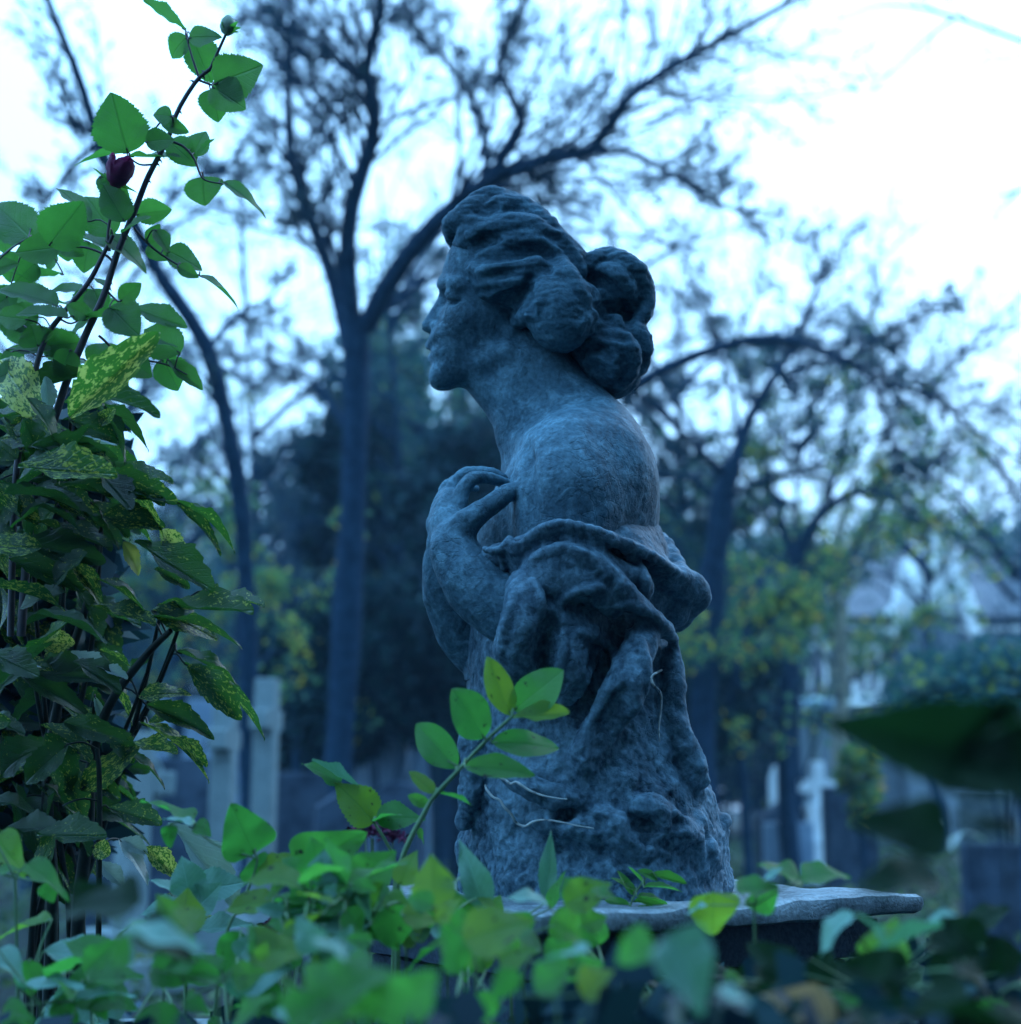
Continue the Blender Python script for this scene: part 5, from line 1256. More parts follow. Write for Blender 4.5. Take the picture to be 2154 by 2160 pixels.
# the bloom
bc = P(*R4(650, 1055), 2.04); ax = norm(P(*R4(690, 920), 2.03) - bc); H = 0.030
pa = np.arange(16) * 2 * math.pi / 16
bv = np.array([[math.cos(a) * r_, math.sin(a) * r_, z_] for z_, r_ in ((0, .004), (.006, .013), (.014, .0165), (.024, .015), (.034, .010), (.040, .006)) for a in pa])
bf = np.array([[i * 16 + j, i * 16 + (j + 1) % 16, (i + 1) * 16 + (j + 1) % 16, (i + 1) * 16 + j] for i in range(5) for j in range(16)])
fl = obj('bloom', mesh_np('bloom', bv, bf), M['petal'], None)
zq = Vector(ax).to_track_quat('Z', 'Y')
fl.parent = rose; fl.matrix_basis = Matrix.Translation(Vector(bc) - rose.location) @ zq.to_matrix().to_4x4()
def petal_mesh(seed, flare):
    rg = np.random.default_rng(seed); t = np.linspace(0, 1, 9); s = np.linspace(-1, 1, 9); T, Q = np.meshgrid(t, s, indexing='ij')
    R_ = 0.006 + 0.0135 * np.sin(np.clip(T * 2.0, 0, 1.57)) - 0.005 * np.clip(T - 0.55, 0, 1) + flare * T ** 4
    a = Q * 1.15 * (1 - 0.35 * T ** 3)
    Vp = np.stack([R_ * np.cos(a), R_ * np.sin(a), T * 0.042 - 0.006 * np.abs(Q) ** 2.2 * T], -1).reshape(-1, 3) + 0.0006 * rg.normal(size=(81, 3))
    I = np.arange(81).reshape(9, 9); F = np.stack([I[:-1, :-1], I[1:, :-1], I[1:, 1:], I[:-1, 1:]], -1).reshape(-1, 4)
    return mesh_np('petal', Vp, F, True, np.stack([T, Q * .5 + .5], -1).reshape(-1, 2))
for i in range(6):
    me = petal_mesh(i, -0.0015 if i < 3 else -0.003); me.materials.append(M['petal']); o = bpy.data.objects.new('petal', me); o.parent = fl
    o.matrix_basis = Matrix.Rotation(i * 2.2 + 0.4, 4, 'Z') @ Matrix.Scale(1.06 if i % 2 else 1.0, 4); COL.objects.link(o)
for i in range(5):
    x, y = [(520, 960), (560, 1010), (790, 1072), (740, 1090), (640, 1010)][i]
    leaf(rose, 'lance', 'fern_leaf', bc, P(*R4(x, y), 2.03 + 0.01 * i), 0.008, rg, 0.4, 'sepal')
# the green bud at the top
bb = P(*R4(1290, 150), 2.05)
th_ = np.arange(12) * 2 * math.pi / 12; pr = [(0.003, -0.013), (0.009, -0.008), (0.0115, 0.0), (0.0095, 0.009), (0.004, 0.016), (0.0005, 0.018)]
Vb = np.array([[bb[0] + r_ * math.cos(a), bb[1] + r_ * math.sin(a), bb[2] + z_] for r_, z_ in pr for a in th_]); Fb = np.array([[i * 12 + j, i * 12 + (j + 1) % 12, (i + 1) * 12 + (j + 1) % 12, (i + 1) * 12 + j] for i in range(5) for j in range(12)])
obj('bud', mesh_np('bud', Vb, Fb), M['bud'], rose)
for x, y in ((1250, 120), (1350, 120), (1345, 175), (1290, 95), (1360, 150)): leaf(rose, 'lance', 'fern_leaf', bb - np.array([0, 0, 0.010]), P(*R4(x, y), 2.04), 0.006, rg, 0.4, 'sepal')

# ---- spotted laurel (left)
R5 = view(0, 640, 2.927); R6 = view(0, 1250, 3.011); R7 = view(0, 1600, 2.141)
br = {'m': 'laurel_leaf_bright', 't': .15}; pl = {'m': 'laurel_leaf_pale', 't': .5}; up = {'t': .85}; dk = {'t': .5}
A5 = [(430, 705, 950, 165, 240, {'m': 'laurel_leaf_bright', 't': .1, 'd': 1.98}), (250, 720, -80, 230, 270, {'m': 'laurel_leaf_bright', 't': .1, 'd': 1.98}), (280, 450, 310, 695, 105, {'m': 'laurel_leaf_pale', 't': .3, 'd': 1.96}),
      (390, 890, 700, 820, 75, pl), (480, 820, 745, 835, 70, up), (110, 1010, 730, 1085, 190, {'t': .45, 'd': 1.93}), (660, 1055, 1075, 1055, 110, up), (820, 1115, 1030, 1065, 65, up), (560, 950, 700, 1075, 130, pl),
      (390, 1130, 1090, 1255, 140, {'t': .6, 'd': 1.95}), (670, 1140, 1120, 1310, 220, {'t': .95}), (1070, 1230, 1405, 1495, 120, {'t': .6}), (1090, 1225, 1530, 1390, 120, s_), (990, 1400, 1180, 1570, 150, br), (830, 1470, 1310, 1800, 190, s_),
      (760, 1470, 900, 1690, 120, {'m': 'laurel_leaf_yellow', 't': .4, 'd': 2.10}), (590, 1700, 1000, 1840, 170, s_), (950, 1640, 1180, 1740, 110), (920, 1940, 1520, 1930, 200, s_), (1290, 1790, 1630, 1890, 90, up), (-40, 1110, 290, 1050, 130, s_),
      (110, 960, -60, 850, 160), (410, 900, -10, 700, 240, s_), (430, 720, 760, 830, 160), (160, 1150, 450, 1140, 120, up), (-20, 900, 300, 880, 200, s_), (200, 900, 560, 1000, 170, s_), (300, 1180, 640, 1330, 170, s_), (560, 1230, 820, 1420, 150, s_),
      (60, 1200, -60, 1400, 170), (350, 1250, 150, 1420, 170), (620, 760, 700, 640, 90), (700, 1300, 1010, 1400, 130, up), (560, 960, 690, 900, 100)]
A6 = [(960, 115, 1430, 235, 230, {'t': .3}), (575, 85, 985, 225, 150, up), (1000, 85, 1610, 160, 110, up), (1120, 375, 1570, 525, 150, s_), (1170, 450, 1825, 775, 160, s_), (1190, 460, 1545, 790, 180, {'t': .2}), (880, 665, 1195, 580, 170), (930, 715, 1375, 875, 180, {'t': .4}),
      (890, 830, 1435, 1050, 165, s_), (1090, 895, 1315, 1115, 70), (815, 1025, 1100, 1175, 110, s_), (515, 1250, 835, 990, 200, {'t': .2}), (270, 335, 480, 320, 150, {'m': 'laurel_leaf_bright', 't': .4}), (630, 365, 860, 430, 115, up), (450, 375, 690, 530, 90, pl),
      (610, 465, 810, 555, 55, pl), (450, 840, 630, 900, 150, {'m': 'laurel_leaf_pale', 't': .2}), (600, 660, 670, 860, 55, pl), (290, 890, 490, 1300, 220, {'t': .2}), (690, 1370, 1030, 1480, 150, s_), (760, 1570, 940, 1660, 100, pl), (100, 500, 240, 430, 70, pl)]
A7 = [(760, 290, 1115, 675, 120, {'m': 'laurel_leaf_pale', 't': .4, 'd': 1.9}), (535, 365, 705, 535, 100, pl), (645, 405, 815, 525, 95, {'m': 'laurel_leaf_bright'}), (440, 465, 560, 585, 70, pl), (740, 620, 960, 720, 120, dk), (420, 400, 500, 430, 90, br), (860, 760, 1075, 690, 90, s_)]
rgl = np.random.default_rng(77); allL = []
for v, L in ((R5, A5), (R6, A6), (R7, A7)):
    s0 = v(1, 0)[0] - v(0, 0)[0]
    for l in L:
        (a, b), (c, d) = v(l[0], l[1]), v(l[2], l[3]); allL.append((a, b, c, d, l[4] * s0) + tuple(l[5:]))
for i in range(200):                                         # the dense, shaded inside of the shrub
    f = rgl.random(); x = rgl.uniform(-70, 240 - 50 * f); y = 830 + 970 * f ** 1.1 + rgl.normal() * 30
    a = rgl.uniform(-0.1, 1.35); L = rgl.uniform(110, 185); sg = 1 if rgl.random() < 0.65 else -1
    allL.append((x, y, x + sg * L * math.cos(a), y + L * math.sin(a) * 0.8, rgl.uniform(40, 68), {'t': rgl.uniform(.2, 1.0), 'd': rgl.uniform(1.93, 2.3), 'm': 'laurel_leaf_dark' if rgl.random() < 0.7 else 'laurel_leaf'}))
for i in range(16):
    x = rgl.uniform(60, 330); y = rgl.uniform(1430, 1780); a = rgl.uniform(-0.5, 1.2); L = rgl.uniform(80, 150)
    allL.append((x, y, x + L * math.cos(a), y + L * math.sin(a), rgl.uniform(32, 52), {'t': rgl.uniform(.3, .9), 'd': rgl.uniform(2.05, 2.35)}))
ident = lambda x, y: (x, y)
lst = []
tips = [(140, 960), (220, 1030), (60, 1000), (340, 1290), (150, 870), (310, 1420), (400, 1260), (290, 1540), (370, 1360), (60, 1340), (200, 1480), (250, 1200), (120, 1250), (20, 1180), (300, 1490), (170, 1330)]
for i, (x, y) in enumerate(tips[:11]):
    bx = 60 + 110 * rgl.random(); d0 = 2.1 + 0.12 * rgl.random()
    lst.append(([(bx - 10, 2500), (bx + 5, 1980), (bx + (x - bx) * 0.3 + rgl.normal() * 8, 1750), (x * 0.75 + bx * 0.25, (y + 1700) / 2), (x, y)], rgl.uniform(6, 11), 3.5, d0 + 0.12, 2.06))
lst += [([(150, 2400), (165, 1950), (185, 1760), (195, 1600), (235, 1480), (310, 1380), (360, 1330)], 17, 6, 2.1, 2.0), ([(90, 2400), (110, 1900), (100, 1650), (130, 1450), (190, 1250), (210, 1120)], 15, 6, 2.15, 2.05), ([(205, 2300), (210, 1700), (205, 1580)], 7, 5, 2.0, 2.0)]
laurel = plant('spotted_laurel', 'bushy spotted laurel with yellow flecked leaves filling the left side below the roses', 'laurel shrub', (-0.68, 2.15, 0), lst, allL, 2.03, ident, 'laurel', 'laurel_leaf', 22, 'dark_stem', 0.4, 0.03, 0.0014, wide=1.02, petmax=0.05)

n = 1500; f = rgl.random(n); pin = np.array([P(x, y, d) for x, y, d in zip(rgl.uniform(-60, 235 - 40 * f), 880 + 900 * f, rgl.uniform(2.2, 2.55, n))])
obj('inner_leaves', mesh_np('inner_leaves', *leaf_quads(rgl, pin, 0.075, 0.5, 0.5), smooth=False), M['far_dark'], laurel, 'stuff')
# ---- compound seedling in front of the statue
R3 = view(900, 1350, 2.753)
plant('ash_seedling', 'bright green seedling with paired oval leaflets in front of the statue\'s waist', 'seedling', (0.02, 1.62, 0), [([(-160, 2600), (-170, 1700), (-150, 1300), (0, 980), (60, 890), (200, 740), (340, 590), (500, 440)], 7, 3.5), ([(200, 740), (120, 700)], 2, 2)],
      [(490, 440, 340, 95, 140, {'t': .3}), (505, 410, 790, 165, 200, {'t': .1}), (335, 570, 155, 285, 200, {'t': .15}), (495, 450, 830, 440, 85, {'t': .6}), (375, 595, 825, 590, 150, {'t': .3}), (175, 745, -70, 465, 160, {'t': .2}),
       (220, 735, 630, 750, 130, {'t': .3}), (50, 890, -110, 770, 90, {'t': .5}), (55, 890, 272, 915, 60, {'t': .8}), (20, 960, -110, 900, 60)], 1.66, R3, 'oval', 'weed_leaf', 23, tilt=0.25, jit=0.012, pet=0.0012)
# pinnate frond at the slab
plant('fern_frond', 'small feathery frond of narrow leaflets at the foot of the statue', 'frond', (0.13, 1.78, 0), [([(1060, 2400), (1100, 1800), (1160, 1600), (1220, 1460), (1290, 1360)], 3.2, 1.6)],
      [(1205, 1480, 1095, 1340, 55), (1215, 1450, 1060, 1390, 50), (1270, 1420, 1160, 1325, 50), (1340, 1395, 1235, 1325, 45), (1260, 1435, 1485, 1425, 45), (1220, 1490, 1430, 1510, 50), (1190, 1570, 1385, 1615, 50), (1180, 1550, 1035, 1495, 45), (1150, 1600, 1035, 1555, 50),
       (1140, 1680, 970, 1695, 45), (1140, 1700, 1265, 1720, 45), (1165, 1610, 1330, 1640, 45), (1290, 1370, 1520, 1400, 40), (1200, 1520, 1400, 1540, 40), (1170, 1640, 1020, 1620, 40)], 1.80, R3, 'lance', 'fern_leaf', 24, tilt=0.5, jit=0.006, pet=0.0008)
# ---- green weeds along the bottom
dp = lambda d, **k: dict(d=d, **k)
plant('bindweed', 'climbing weed with large heart shaped leaves left of centre, above the teal rosette', 'weed', (-0.32, 1.62, 0), [([(900, 1900), (1000, 900), (1100, 640), (1160, 480), (1150, 420)], 4, 2.5), ([(1180, 540), (1330, 500), (1480, 420)], 2.5, 2), ([(1150, 450), (980, 390), (880, 320)], 2.5, 2)],
      [(1150, 430, 1030, 200, 200, {'t': .15}), (870, 290, 645, 165, 140, {'t': .6}), (880, 300, 960, 340, 80), (1165, 545, 1320, 445, 140, {'t': .6}), (1330, 490, 1655, 335, 190, {'t': .2}), (760, 300, 770, 410, 60), (1180, 560, 1190, 430, 150, {'t': .3}), (870, 300, 740, 260, 120, {'m': 'teal_leaf', 't': .8}), (1250, 500, 1420, 420, 120, {'t': .4})], 1.62, R7, 'broad', 'weed_leaf', 25, jit=0.02)
plant('teal_rosette', 'pale grey green rosette of lobed leaves in front of the laurel\'s foot', 'weed', (-0.31, 1.72, 0), [([(830, 1800), (840, 1000), (850, 760), (860, 600)], 5, 3)],
      [(860, 620, 835, 445, 150, {'t': .3}), (860, 620, 662, 560, 100, {'t': .5}), (880, 600, 1120, 545, 130, {'t': .45}), (870, 695, 1010, 560, 120, {'t': .4}), (835, 690, 612, 640, 95, {'t': .6}), (880, 785, 1135, 725, 90, {'t': .7}), (860, 600, 930, 500, 110), (850, 740, 700, 750, 80, {'t': .7})], 1.74, R7, 'weed', 'teal_leaf', 26, jit=0.01)
plant('nettle', 'tall weed with toothed green leaves left of the statue\'s base, three leaves at its top', 'weed', (-0.14, 1.74, 0), [([(1760, 1900), (1780, 700), (1785, 480), (1740, 370), (1690, 290)], 5, 3), ([(1785, 520), (1840, 380), (1890, 310)], 3, 2.5)],
      [(1540, 110, 1370, 10, 110, {'t': .5}), (1690, 290, 1520, 95, 150, {'t': .35}), (1700, 280, 1925, 245, 130, {'t': .5}), (1880, 320, 1935, 380, 50, {'t': .6}), (1620, 130, 1400, 20, 90, {'m': 'teal_leaf', 't': .9}), (1690, 285, 1800, 210, 110, {'t': .7})], 1.78, R7, 'weed', 'weed_leaf', 27, jit=0.015)
FG = [  # label, root x, depth, leaves (view 7)
    ('blurred dark green weed leaf cluster under the laurel, nearest on the left', -0.33, 1.05, [(640, 640, 230, 690, 200, {'t': .5}), (620, 760, 900, 870, 170, {'t': .4}), (330, 640, 480, 560, 110)], 'dark'),
    ('blurred weed with a bluish sheen left of the bottom centre', -0.2, 1.0, [(560, 790, 930, 830, 150, {'m': 'teal_leaf', 't': .8}), (600, 860, 480, 900, 130), (900, 760, 760, 690, 140, {'t': .5})], 'weed'),
    ('bright green weed with broad leaves at the bottom left of centre', -0.18, 1.32, [(680, 950, 1000, 965, 140, {'t': .3}), (1120, 880, 1395, 820, 190, {'t': .25}), (1000, 980, 840, 890, 120, {'t': .4}), (1050, 1000, 1200, 960, 110), (830, 1090, 960, 1140, 80), (1200, 860, 1130, 750, 130)], 'weed'),
    ('pale grey green weed in the bottom left corner', -0.62, 1.45, [(-10, 860, 155, 1015, 120, {'m': 'teal_leaf', 't': .8}), (90, 1040, 380, 1000, 130, {'m': 'teal_leaf', 't': .8}), (330, 1100, 600, 1015, 100, {'m': 'teal_leaf', 't': .75}), (420, 1080, 500, 1180, 90), (20, 1120, 180, 1160, 90), (250, 1090, 370, 1180, 120)], 'weed'),
    ('green weed at the left edge below the laurel', -0.6, 1.55, [(-30, 350, 145, 510, 150, {'t': .3}), (120, 475, 345, 595, 120, {'t': .5}), (200, 560, 240, 650, 80), (-20, 520, 120, 470, 80, {'t': .6})], 'weed'),
    ('nearest blurred weed clump at the bottom centre', -0.05, 0.98, [(1420, 1100, 1750, 920, 240, {'t': .4}), (1600, 1180, 1380, 900, 220, {'t': .3}), (1700, 1190, 1780, 1000, 220), (1450, 1190, 1250, 1080, 170, {'m': 'teal_leaf', 't': .7}), (1560, 900, 1400, 800, 180, {'m': 'teal_leaf', 't': .8}), (1820, 1130, 1960, 960, 200), (1300, 1190, 1480, 1050, 180)], 'weed'),
    ('weed with yellowing leaves in front of the statue\'s base', 0.0, 1.5, [(1740, 620, 1900, 725, 100, {'t': .4}), (1500, 730, 1730, 790, 130, {'t': .4}), (1530, 700, 1400, 690, 110), (1640, 650, 1720, 560, 90), (1900, 800, 1760, 740, 130), (1780, 700, 1620, 620, 90, {'m': 'teal_leaf', 't': .8}), (1560, 620, 1560, 540, 50)], 'weed'),
]
for i, (lab, rx, d, lv, km) in enumerate(FG):
    cx_ = np.mean([l[0] for l in lv]); cy_ = np.mean([l[1] for l in lv])
    st = [([(cx_, 2600), (cx_ + 20, 1500), (cx_, cy_ + 60)], 4.5, 3.0)] + [([(cx_, cy_ + 60), ((cx_ + l[0]) / 2, (cy_ + l[1]) / 2 + 30), (l[0], l[1])], 2.5, 1.6) for l in lv]
    plant('weed', lab, 'weed', (rx, d, 0), st, lv, d, R7, 'broad', 'dark_leaf' if km == 'dark' else 'weed_leaf', 40 + i, jit=0.03, group='weeds along the bottom', petiole=False)
FC = [
    ('weed with two pale upright pointed leaves before the statue\'s foot', 0.0, 1.62, [(330, 1560, 215, 1180, 150, {'m': 'teal_leaf', 't': .25}), (700, 1520, 722, 1105, 85, {'m': 'teal_leaf', 't': .4}), (380, 1600, 420, 1480, 110), (240, 1720, 60, 1370, 90, {'m': 'teal_leaf', 't': .8}), (720, 1560, 770, 1330, 80)]),
    ('leafy weed right of the pale upright leaves, spotted with dark holes', 0.06, 1.42, [(800, 1540, 1080, 1400, 170, {'t': .3}), (760, 1560, 900, 1800, 180, {'t': .2}), (700, 1540, 480, 1420, 120, {'m': 'teal_leaf', 't': .7}), (860, 1500, 800, 1370, 120), (600, 1700, 480, 1560, 120), (900, 1660, 1050, 1600, 120), (950, 1460, 1120, 1500, 90, {'t': .7})]),
    ('low bright weed below the statue at the bottom centre', -0.02, 1.3, [(340, 1650, 540, 1780, 190, {'t': .3}), (260, 1640, 60, 1700, 170, {'t': .4}), (420, 1860, 620, 1780, 190), (120, 1820, 300, 1760, 160, {'m': 'teal_leaf', 't': .7}), (700, 1890, 860, 1760, 180, {'t': .5}), (40, 1540, -120, 1480, 120), (60, 1640, 180, 1480, 110)]),
    ('weed with a teal sheen hiding the slab\'s near corner', 0.1, 1.05, [(950, 1800, 640, 1900, 180, {'m': 'teal_leaf', 't': .8}), (640, 2050, 820, 1880, 200), (900, 2060, 1060, 1900, 200, {'t': .4}), (480, 2060, 420, 1900, 190)]),
]
for i, (lab, rx, d, lv) in enumerate(FC):
    cx_ = np.mean([l[0] for l in lv]); cy_ = np.mean([l[1] for l in lv])
    st = [([(cx_, 3200), (cx_ + 20, 2300), (cx_, cy_ + 80)], 4.5, 3.0)] + [([(cx_, cy_ + 80), ((cx_ + l[0]) / 2, (cy_ + l[1]) / 2 + 40), (l[0], l[1])], 2.5, 1.6) for l in lv]
    plant('weed', lab, 'weed', (rx, d, 0), st, lv, d, R3, 'weed', 'weed_leaf', 60 + i, jit=0.03, group='weeds along the bottom', petiole=False)
R8 = view(1350, 1250, 2.123)
FR = [
    ('big dark blurred branch of leaves in front of the right edge, nearest', 'bramble', 0.42, 0.80, 'dark_leaf', 'broad', [(1820, 740, 875, 575, 340, {'t': .2, 'k': 'weed'}), (1800, 600, 1330, 880, 330, {'t': .2}), (1850, 780, 1420, 860, 260, {'t': .2}), (1390, 1070, 925, 1045, 230, {'t': .3}), (1330, 1290, 975, 1225, 190, {'t': .5}), (1720, 1090, 1395, 1035, 110, {'t': .7}), (1265, 985, 1380, 1020, 50, {'m': 'laurel_leaf_pale', 'k': 'laurel', 't': .8, 'd': 1.1}), (1395, 1160, 1440, 1050, 75, {'m': 'laurel_leaf_pale', 'k': 'laurel', 't': .8, 'd': 1.1}), (1480, 1080, 1555, 1105, 45, {'m': 'laurel_leaf_pale', 'k': 'laurel', 't': .8, 'd': 1.1}), (1800, 560, 1500, 640, 140, {'t': .8})]),  # the small pale leaves are sky highlights put in as leaf colour
    ('green drooping weed leaves in front of the slab\'s front edge', 'weed', 0.28, 1.4, 'weed_leaf', 'broad', [(720, 1280, 940, 1235, 150, {'t': .5}), (720, 1280, 520, 1235, 150, {'t': .5}), (520, 1330, 600, 1450, 130, {'t': .2}), (330, 1340, 340, 1570, 190, {'t': .1}), (430, 1330, 620, 1330, 110, {'t': .6}), (300, 1400, 200, 1440, 90, {'m': 'teal_leaf', 't': .8}), (560, 1290, 640, 1240, 90, {'m': 'teal_leaf', 't': .8})]),
    ('weed leaves with a painted bluish sheen arched below the slab', 'weed', 0.35, 1.15, 'teal_leaf', 'weed', [(960, 1445, 745, 1575, 130, {'t': .85}), (960, 1440, 1160, 1545, 120, {'t': .85}), (1450, 1470, 960, 1600, 190, {'t': .85}), (1230, 1480, 1300, 1600, 120, {'t': .8})]),
    ('very blurred teal leaf at the bottom right of centre', 'weed', 0.15, 0.92, 'teal_leaf', 'broad', [(120, 1530, 335, 1890, 270, {'t': .55}), (350, 1790, 500, 1820, 110, {'t': .8}), (60, 1560, -140, 1640, 150, {'m': 'weed_leaf'})]),
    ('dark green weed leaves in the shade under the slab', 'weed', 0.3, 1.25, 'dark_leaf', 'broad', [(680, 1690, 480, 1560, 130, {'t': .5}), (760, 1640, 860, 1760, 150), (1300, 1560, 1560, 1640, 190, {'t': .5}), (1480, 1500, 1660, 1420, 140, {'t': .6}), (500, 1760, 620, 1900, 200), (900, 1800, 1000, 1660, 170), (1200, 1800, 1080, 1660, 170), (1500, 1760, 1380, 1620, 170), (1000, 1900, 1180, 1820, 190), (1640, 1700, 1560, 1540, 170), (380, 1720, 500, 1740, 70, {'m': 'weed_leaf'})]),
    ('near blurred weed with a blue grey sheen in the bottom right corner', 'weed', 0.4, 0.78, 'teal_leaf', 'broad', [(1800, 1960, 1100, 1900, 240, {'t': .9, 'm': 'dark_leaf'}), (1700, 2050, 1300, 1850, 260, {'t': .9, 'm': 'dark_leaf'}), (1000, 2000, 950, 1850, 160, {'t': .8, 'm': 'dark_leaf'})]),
]
for i, (lab, nm, rx, d, mt, kd, lv) in enumerate(FR):
    cx_ = np.mean([l[0] for l in lv]); cy_ = np.mean([l[1] for l in lv])
    if nm == 'bramble': cx_ = 1650
    st = [([(cx_, 3200), (cx_ + 20, 2300), (cx_, cy_ + 80)], 4.5, 3.0)] + [([(cx_, cy_ + 80), ((cx_ + l[0]) / 2, (cy_ + l[1]) / 2 + 40), (l[0], l[1])], 2.2, 1.4) for l in lv]
    plant(nm, lab, 'weed' if nm == 'weed' else 'bramble', (rx, d, 0), st, lv, d, R8, kd, mt, 80 + i, stem_mat='green_stem' if nm == 'weed' else 'dark_stem', jit=0.02, group='weeds along the bottom' if nm == 'weed' else None, petiole=False)
# dead leaf caught in the weeds
rg = np.random.default_rng(3)
dl = empty('dead_leaf', tuple(P(1700, 2110, 1.05)), 'curled brown dead leaf caught in the weeds at the bottom right', 'leaf')
leaf(dl, 'weed', 'dead_leaf', P(1760, 2160, 1.05), P(1650, 2080, 1.02), 0.032, rg, 0.4, 'blade'); leaf(dl, 'weed', 'dead_leaf', P(1720, 2165, 1.05), P(1740, 2085, 1.07), 0.028, rg, 0.2, 'blade')
# dark red flower heads between the weeds and the graves
for i, (x, y, w, d, lab) in enumerate([(785, 1768, 150, 2.6, 'dark red domed flower head behind the heart shaped leaf'), (690, 1895, 120, 2.3, 'lower dark red flower head among the low leaves'), (745, 1850, 90, 2.4, 'small dark red flower head just above the lower one'), (600, 1955, 90, 2.2, 'lowest dark red flower head, half hidden left')]):
    rgs = np.random.default_rng(i); c = P(x, y, d); s = w / 2 * d / FPX; e = empty('sedum', (c[0], c[1], 0), lab, 'flower', 'dark red flower heads')
    n = 260; a = rgs.uniform(0, 6.28, n); rr = np.sqrt(rgs.random(n)); pts = np.stack([c[0] + np.cos(a) * rr * s, c[1] + np.sin(a) * rr * s, c[2] + s * 0.38 * (1 - rr ** 2) + rgs.normal(size=n) * 0.003], 1)
    obj('flower_head', mesh_np('flower_head', *leaf_quads(rgs, pts, 0.011, 1.0, 0.9), smooth=False), M['sedum'], e, 'stuff')
    obj('stem', mesh_np('stem', *tube_list([([(c[0], c[1], -0.02), (c[0] + .01, c[1], c[2] * .6), tuple(c)], 0.004, 0.003)] + [([(c[0] + .01, c[1], c[2] * .7), tuple(c + np.array([math.cos(b) * s * .6, math.sin(b) * s * .6, 0.0]))], 0.002, 0.0015) for b in (0, 2, 4)], 6, 8)), M['green_stem'], e)
# low leafy cover round the pedestal, and pale kerb of the grave in front
rg = np.random.default_rng(6); n = 20000
x = rg.uniform(-1.6, 2.0, n); y = rg.uniform(1.9, 4.6, n); z = rg.uniform(0.0, 1, n) ** 0.8 * np.interp(y, [1.9, 2.6, 4.6], [0.60, 0.70, 0.35]) * (0.75 + 0.25 * np.sin(x * 5) * np.sin(y * 4))
keep = ~((np.abs((x - 0.135) * math.cos(ang) + (y - 2.146) * math.sin(ang)) < 0.29) & (np.abs(-(x - 0.135) * math.sin(ang) + (y - 2.146) * math.cos(ang)) < 0.27))
p = np.stack([x, y, z], 1)[keep]
obj('undergrowth', mesh_np('undergrowth', *leaf_quads(rg, p, 0.05, 0.9, 0.6), smooth=False), M['far_twig'], kind='stuff')
n = 15000
x = rg.uniform(-0.75, 0.8, n); y = rg.uniform(0.95, 1.95, n); z = rg.random(n) ** 0.7 * (CAM_H - y * np.tan(np.radians(np.interp(x / y, [-0.05, 0.06, 0.3], [7.8, 6.4, 5.6]))) - 0.02)
keep = ~((np.abs((x - 0.135) * math.cos(ang) + (y - 2.146) * math.sin(ang)) < 0.35) & (np.abs(-(x - 0.135) * math.sin(ang) + (y - 2.146) * math.cos(ang)) < 0.33))
p = np.stack([x, y, z], 1)[keep]
obj('undergrowth', mesh_np('undergrowth', *leaf_quads(rg, p, 0.045, 0.9, 0.7), smooth=False), M['far_dark'], kind='stuff')  # dark leaf colour fills in the deep shade between the weeds
kb = empty('kerb_stone', (-0.5, 2.35, 0), 'pale stone kerb glimpsed between the weeds at the bottom left', 'kerb')
Vb, Fb = box_vf((-0.95, 2.25, 0.3), (-0.27, 2.5, 0.645)); o = obj('kerb_block', mesh_np('kerb_block', Vb, Fb, smooth=False), M['grave_pale'], kb); bevel(o, 0.01)

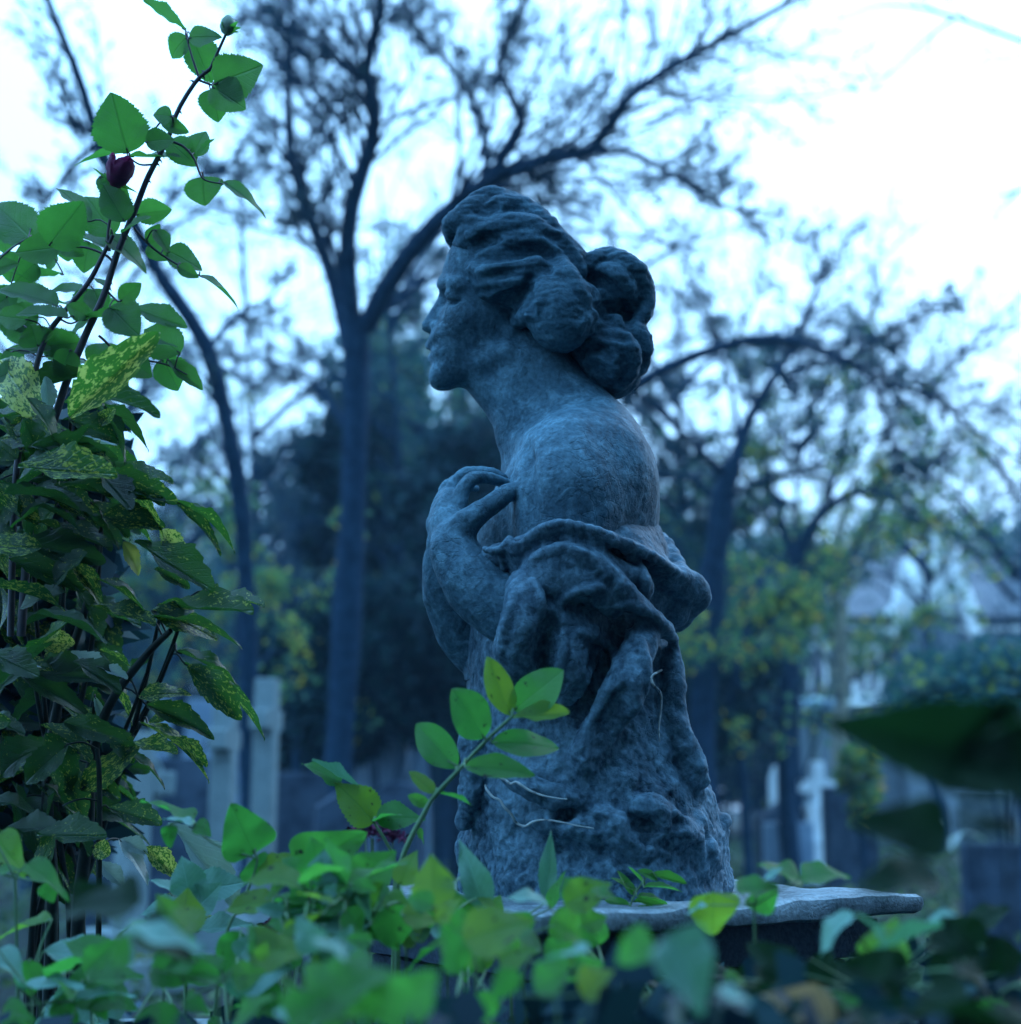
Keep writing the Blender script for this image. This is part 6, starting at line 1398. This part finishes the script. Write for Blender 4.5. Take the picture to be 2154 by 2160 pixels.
# patches of low weeds that close the bottom of the view
rg = np.random.default_rng(31)
for i, (x0, x1, y0, y1, d0, d1, lab, mt) in enumerate([
        (-40, 420, 1930, 2190, 1.3, 1.75, 'patch of low weeds in the bottom left corner under the laurel canes', 'weed_leaf'), (380, 800, 1950, 2190, 1.15, 1.7, 'patch of blurred weeds at the bottom, left of the bright broad leaves', 'weed_leaf'),
        (560, 790, 1855, 1960, 1.35, 1.55, 'patch of small weeds in front of the dark red flower heads', 'weed_leaf'), (650, 1010, 1850, 1990, 1.4, 1.62, 'patch of small leaved weeds at the left foot of the statue', 'weed_leaf'), (900, 1330, 1920, 2190, 1.15, 1.65, 'patch of blurred bright weeds below the statue', 'weed_leaf'),
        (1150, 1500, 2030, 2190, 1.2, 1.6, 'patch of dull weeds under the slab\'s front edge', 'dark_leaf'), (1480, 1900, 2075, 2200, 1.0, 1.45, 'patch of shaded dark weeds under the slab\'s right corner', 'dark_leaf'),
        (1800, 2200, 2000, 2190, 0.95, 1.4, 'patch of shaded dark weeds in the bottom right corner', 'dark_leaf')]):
    lv = []
    for k in range(27):
        x = rg.uniform(x0, x1); y = rg.uniform(y0, y1); a = rg.uniform(0, 2 * math.pi); L = rg.uniform(55, 200) * 1.5 / (d0 + d1) * 1.7
        m = mt if rg.random() < 0.88 else ('teal_leaf' if mt != 'dark_leaf' else 'weed_leaf')
        lv.append((x, y, x + L * math.cos(a), y + 0.7 * L * math.sin(a), L * rg.uniform(0.5, 0.75), {'t': rg.uniform(.2, .9), 'd': rg.uniform(d0, d1), 'm': m}))
    xs = [(x0 + (x1 - x0) * f) for f in (0.2, 0.5, 0.8)]
    plant('weed_patch', lab, 'weeds', ((x0 + x1 - 2154) / 2 / FPX * d1, (d0 + d1) / 2, 0), [([(x, 3600), (x + 15, 2500), (x + rg.normal() * 20, (y0 + y1) / 2)], 4, 2, d1, (d0 + d1) / 2) for x in xs], lv, (d0 + d1) / 2, ident, 'weed', mt, 140 + i, jit=0.01, wide=1.0)
# ------------------------------------------------------------------ thin blue volume added to veil the distance and lift its darks
hz, hnt, hout = new_mat('haze')
pv = hnt.nodes.new('ShaderNodeVolumePrincipled'); pv.inputs['Color'].default_value = (0.42, 0.72, 1.0, 1); pv.inputs['Density'].default_value = 0.0016
hnt.links.new(pv.outputs[0], hout.inputs['Volume'])
Vb, Fb = box_vf((-92, -42, -1.3), (92, 112, 22))
o = obj('haze', mesh_np('haze', Vb, Fb, smooth=False), hz, kind='stuff')
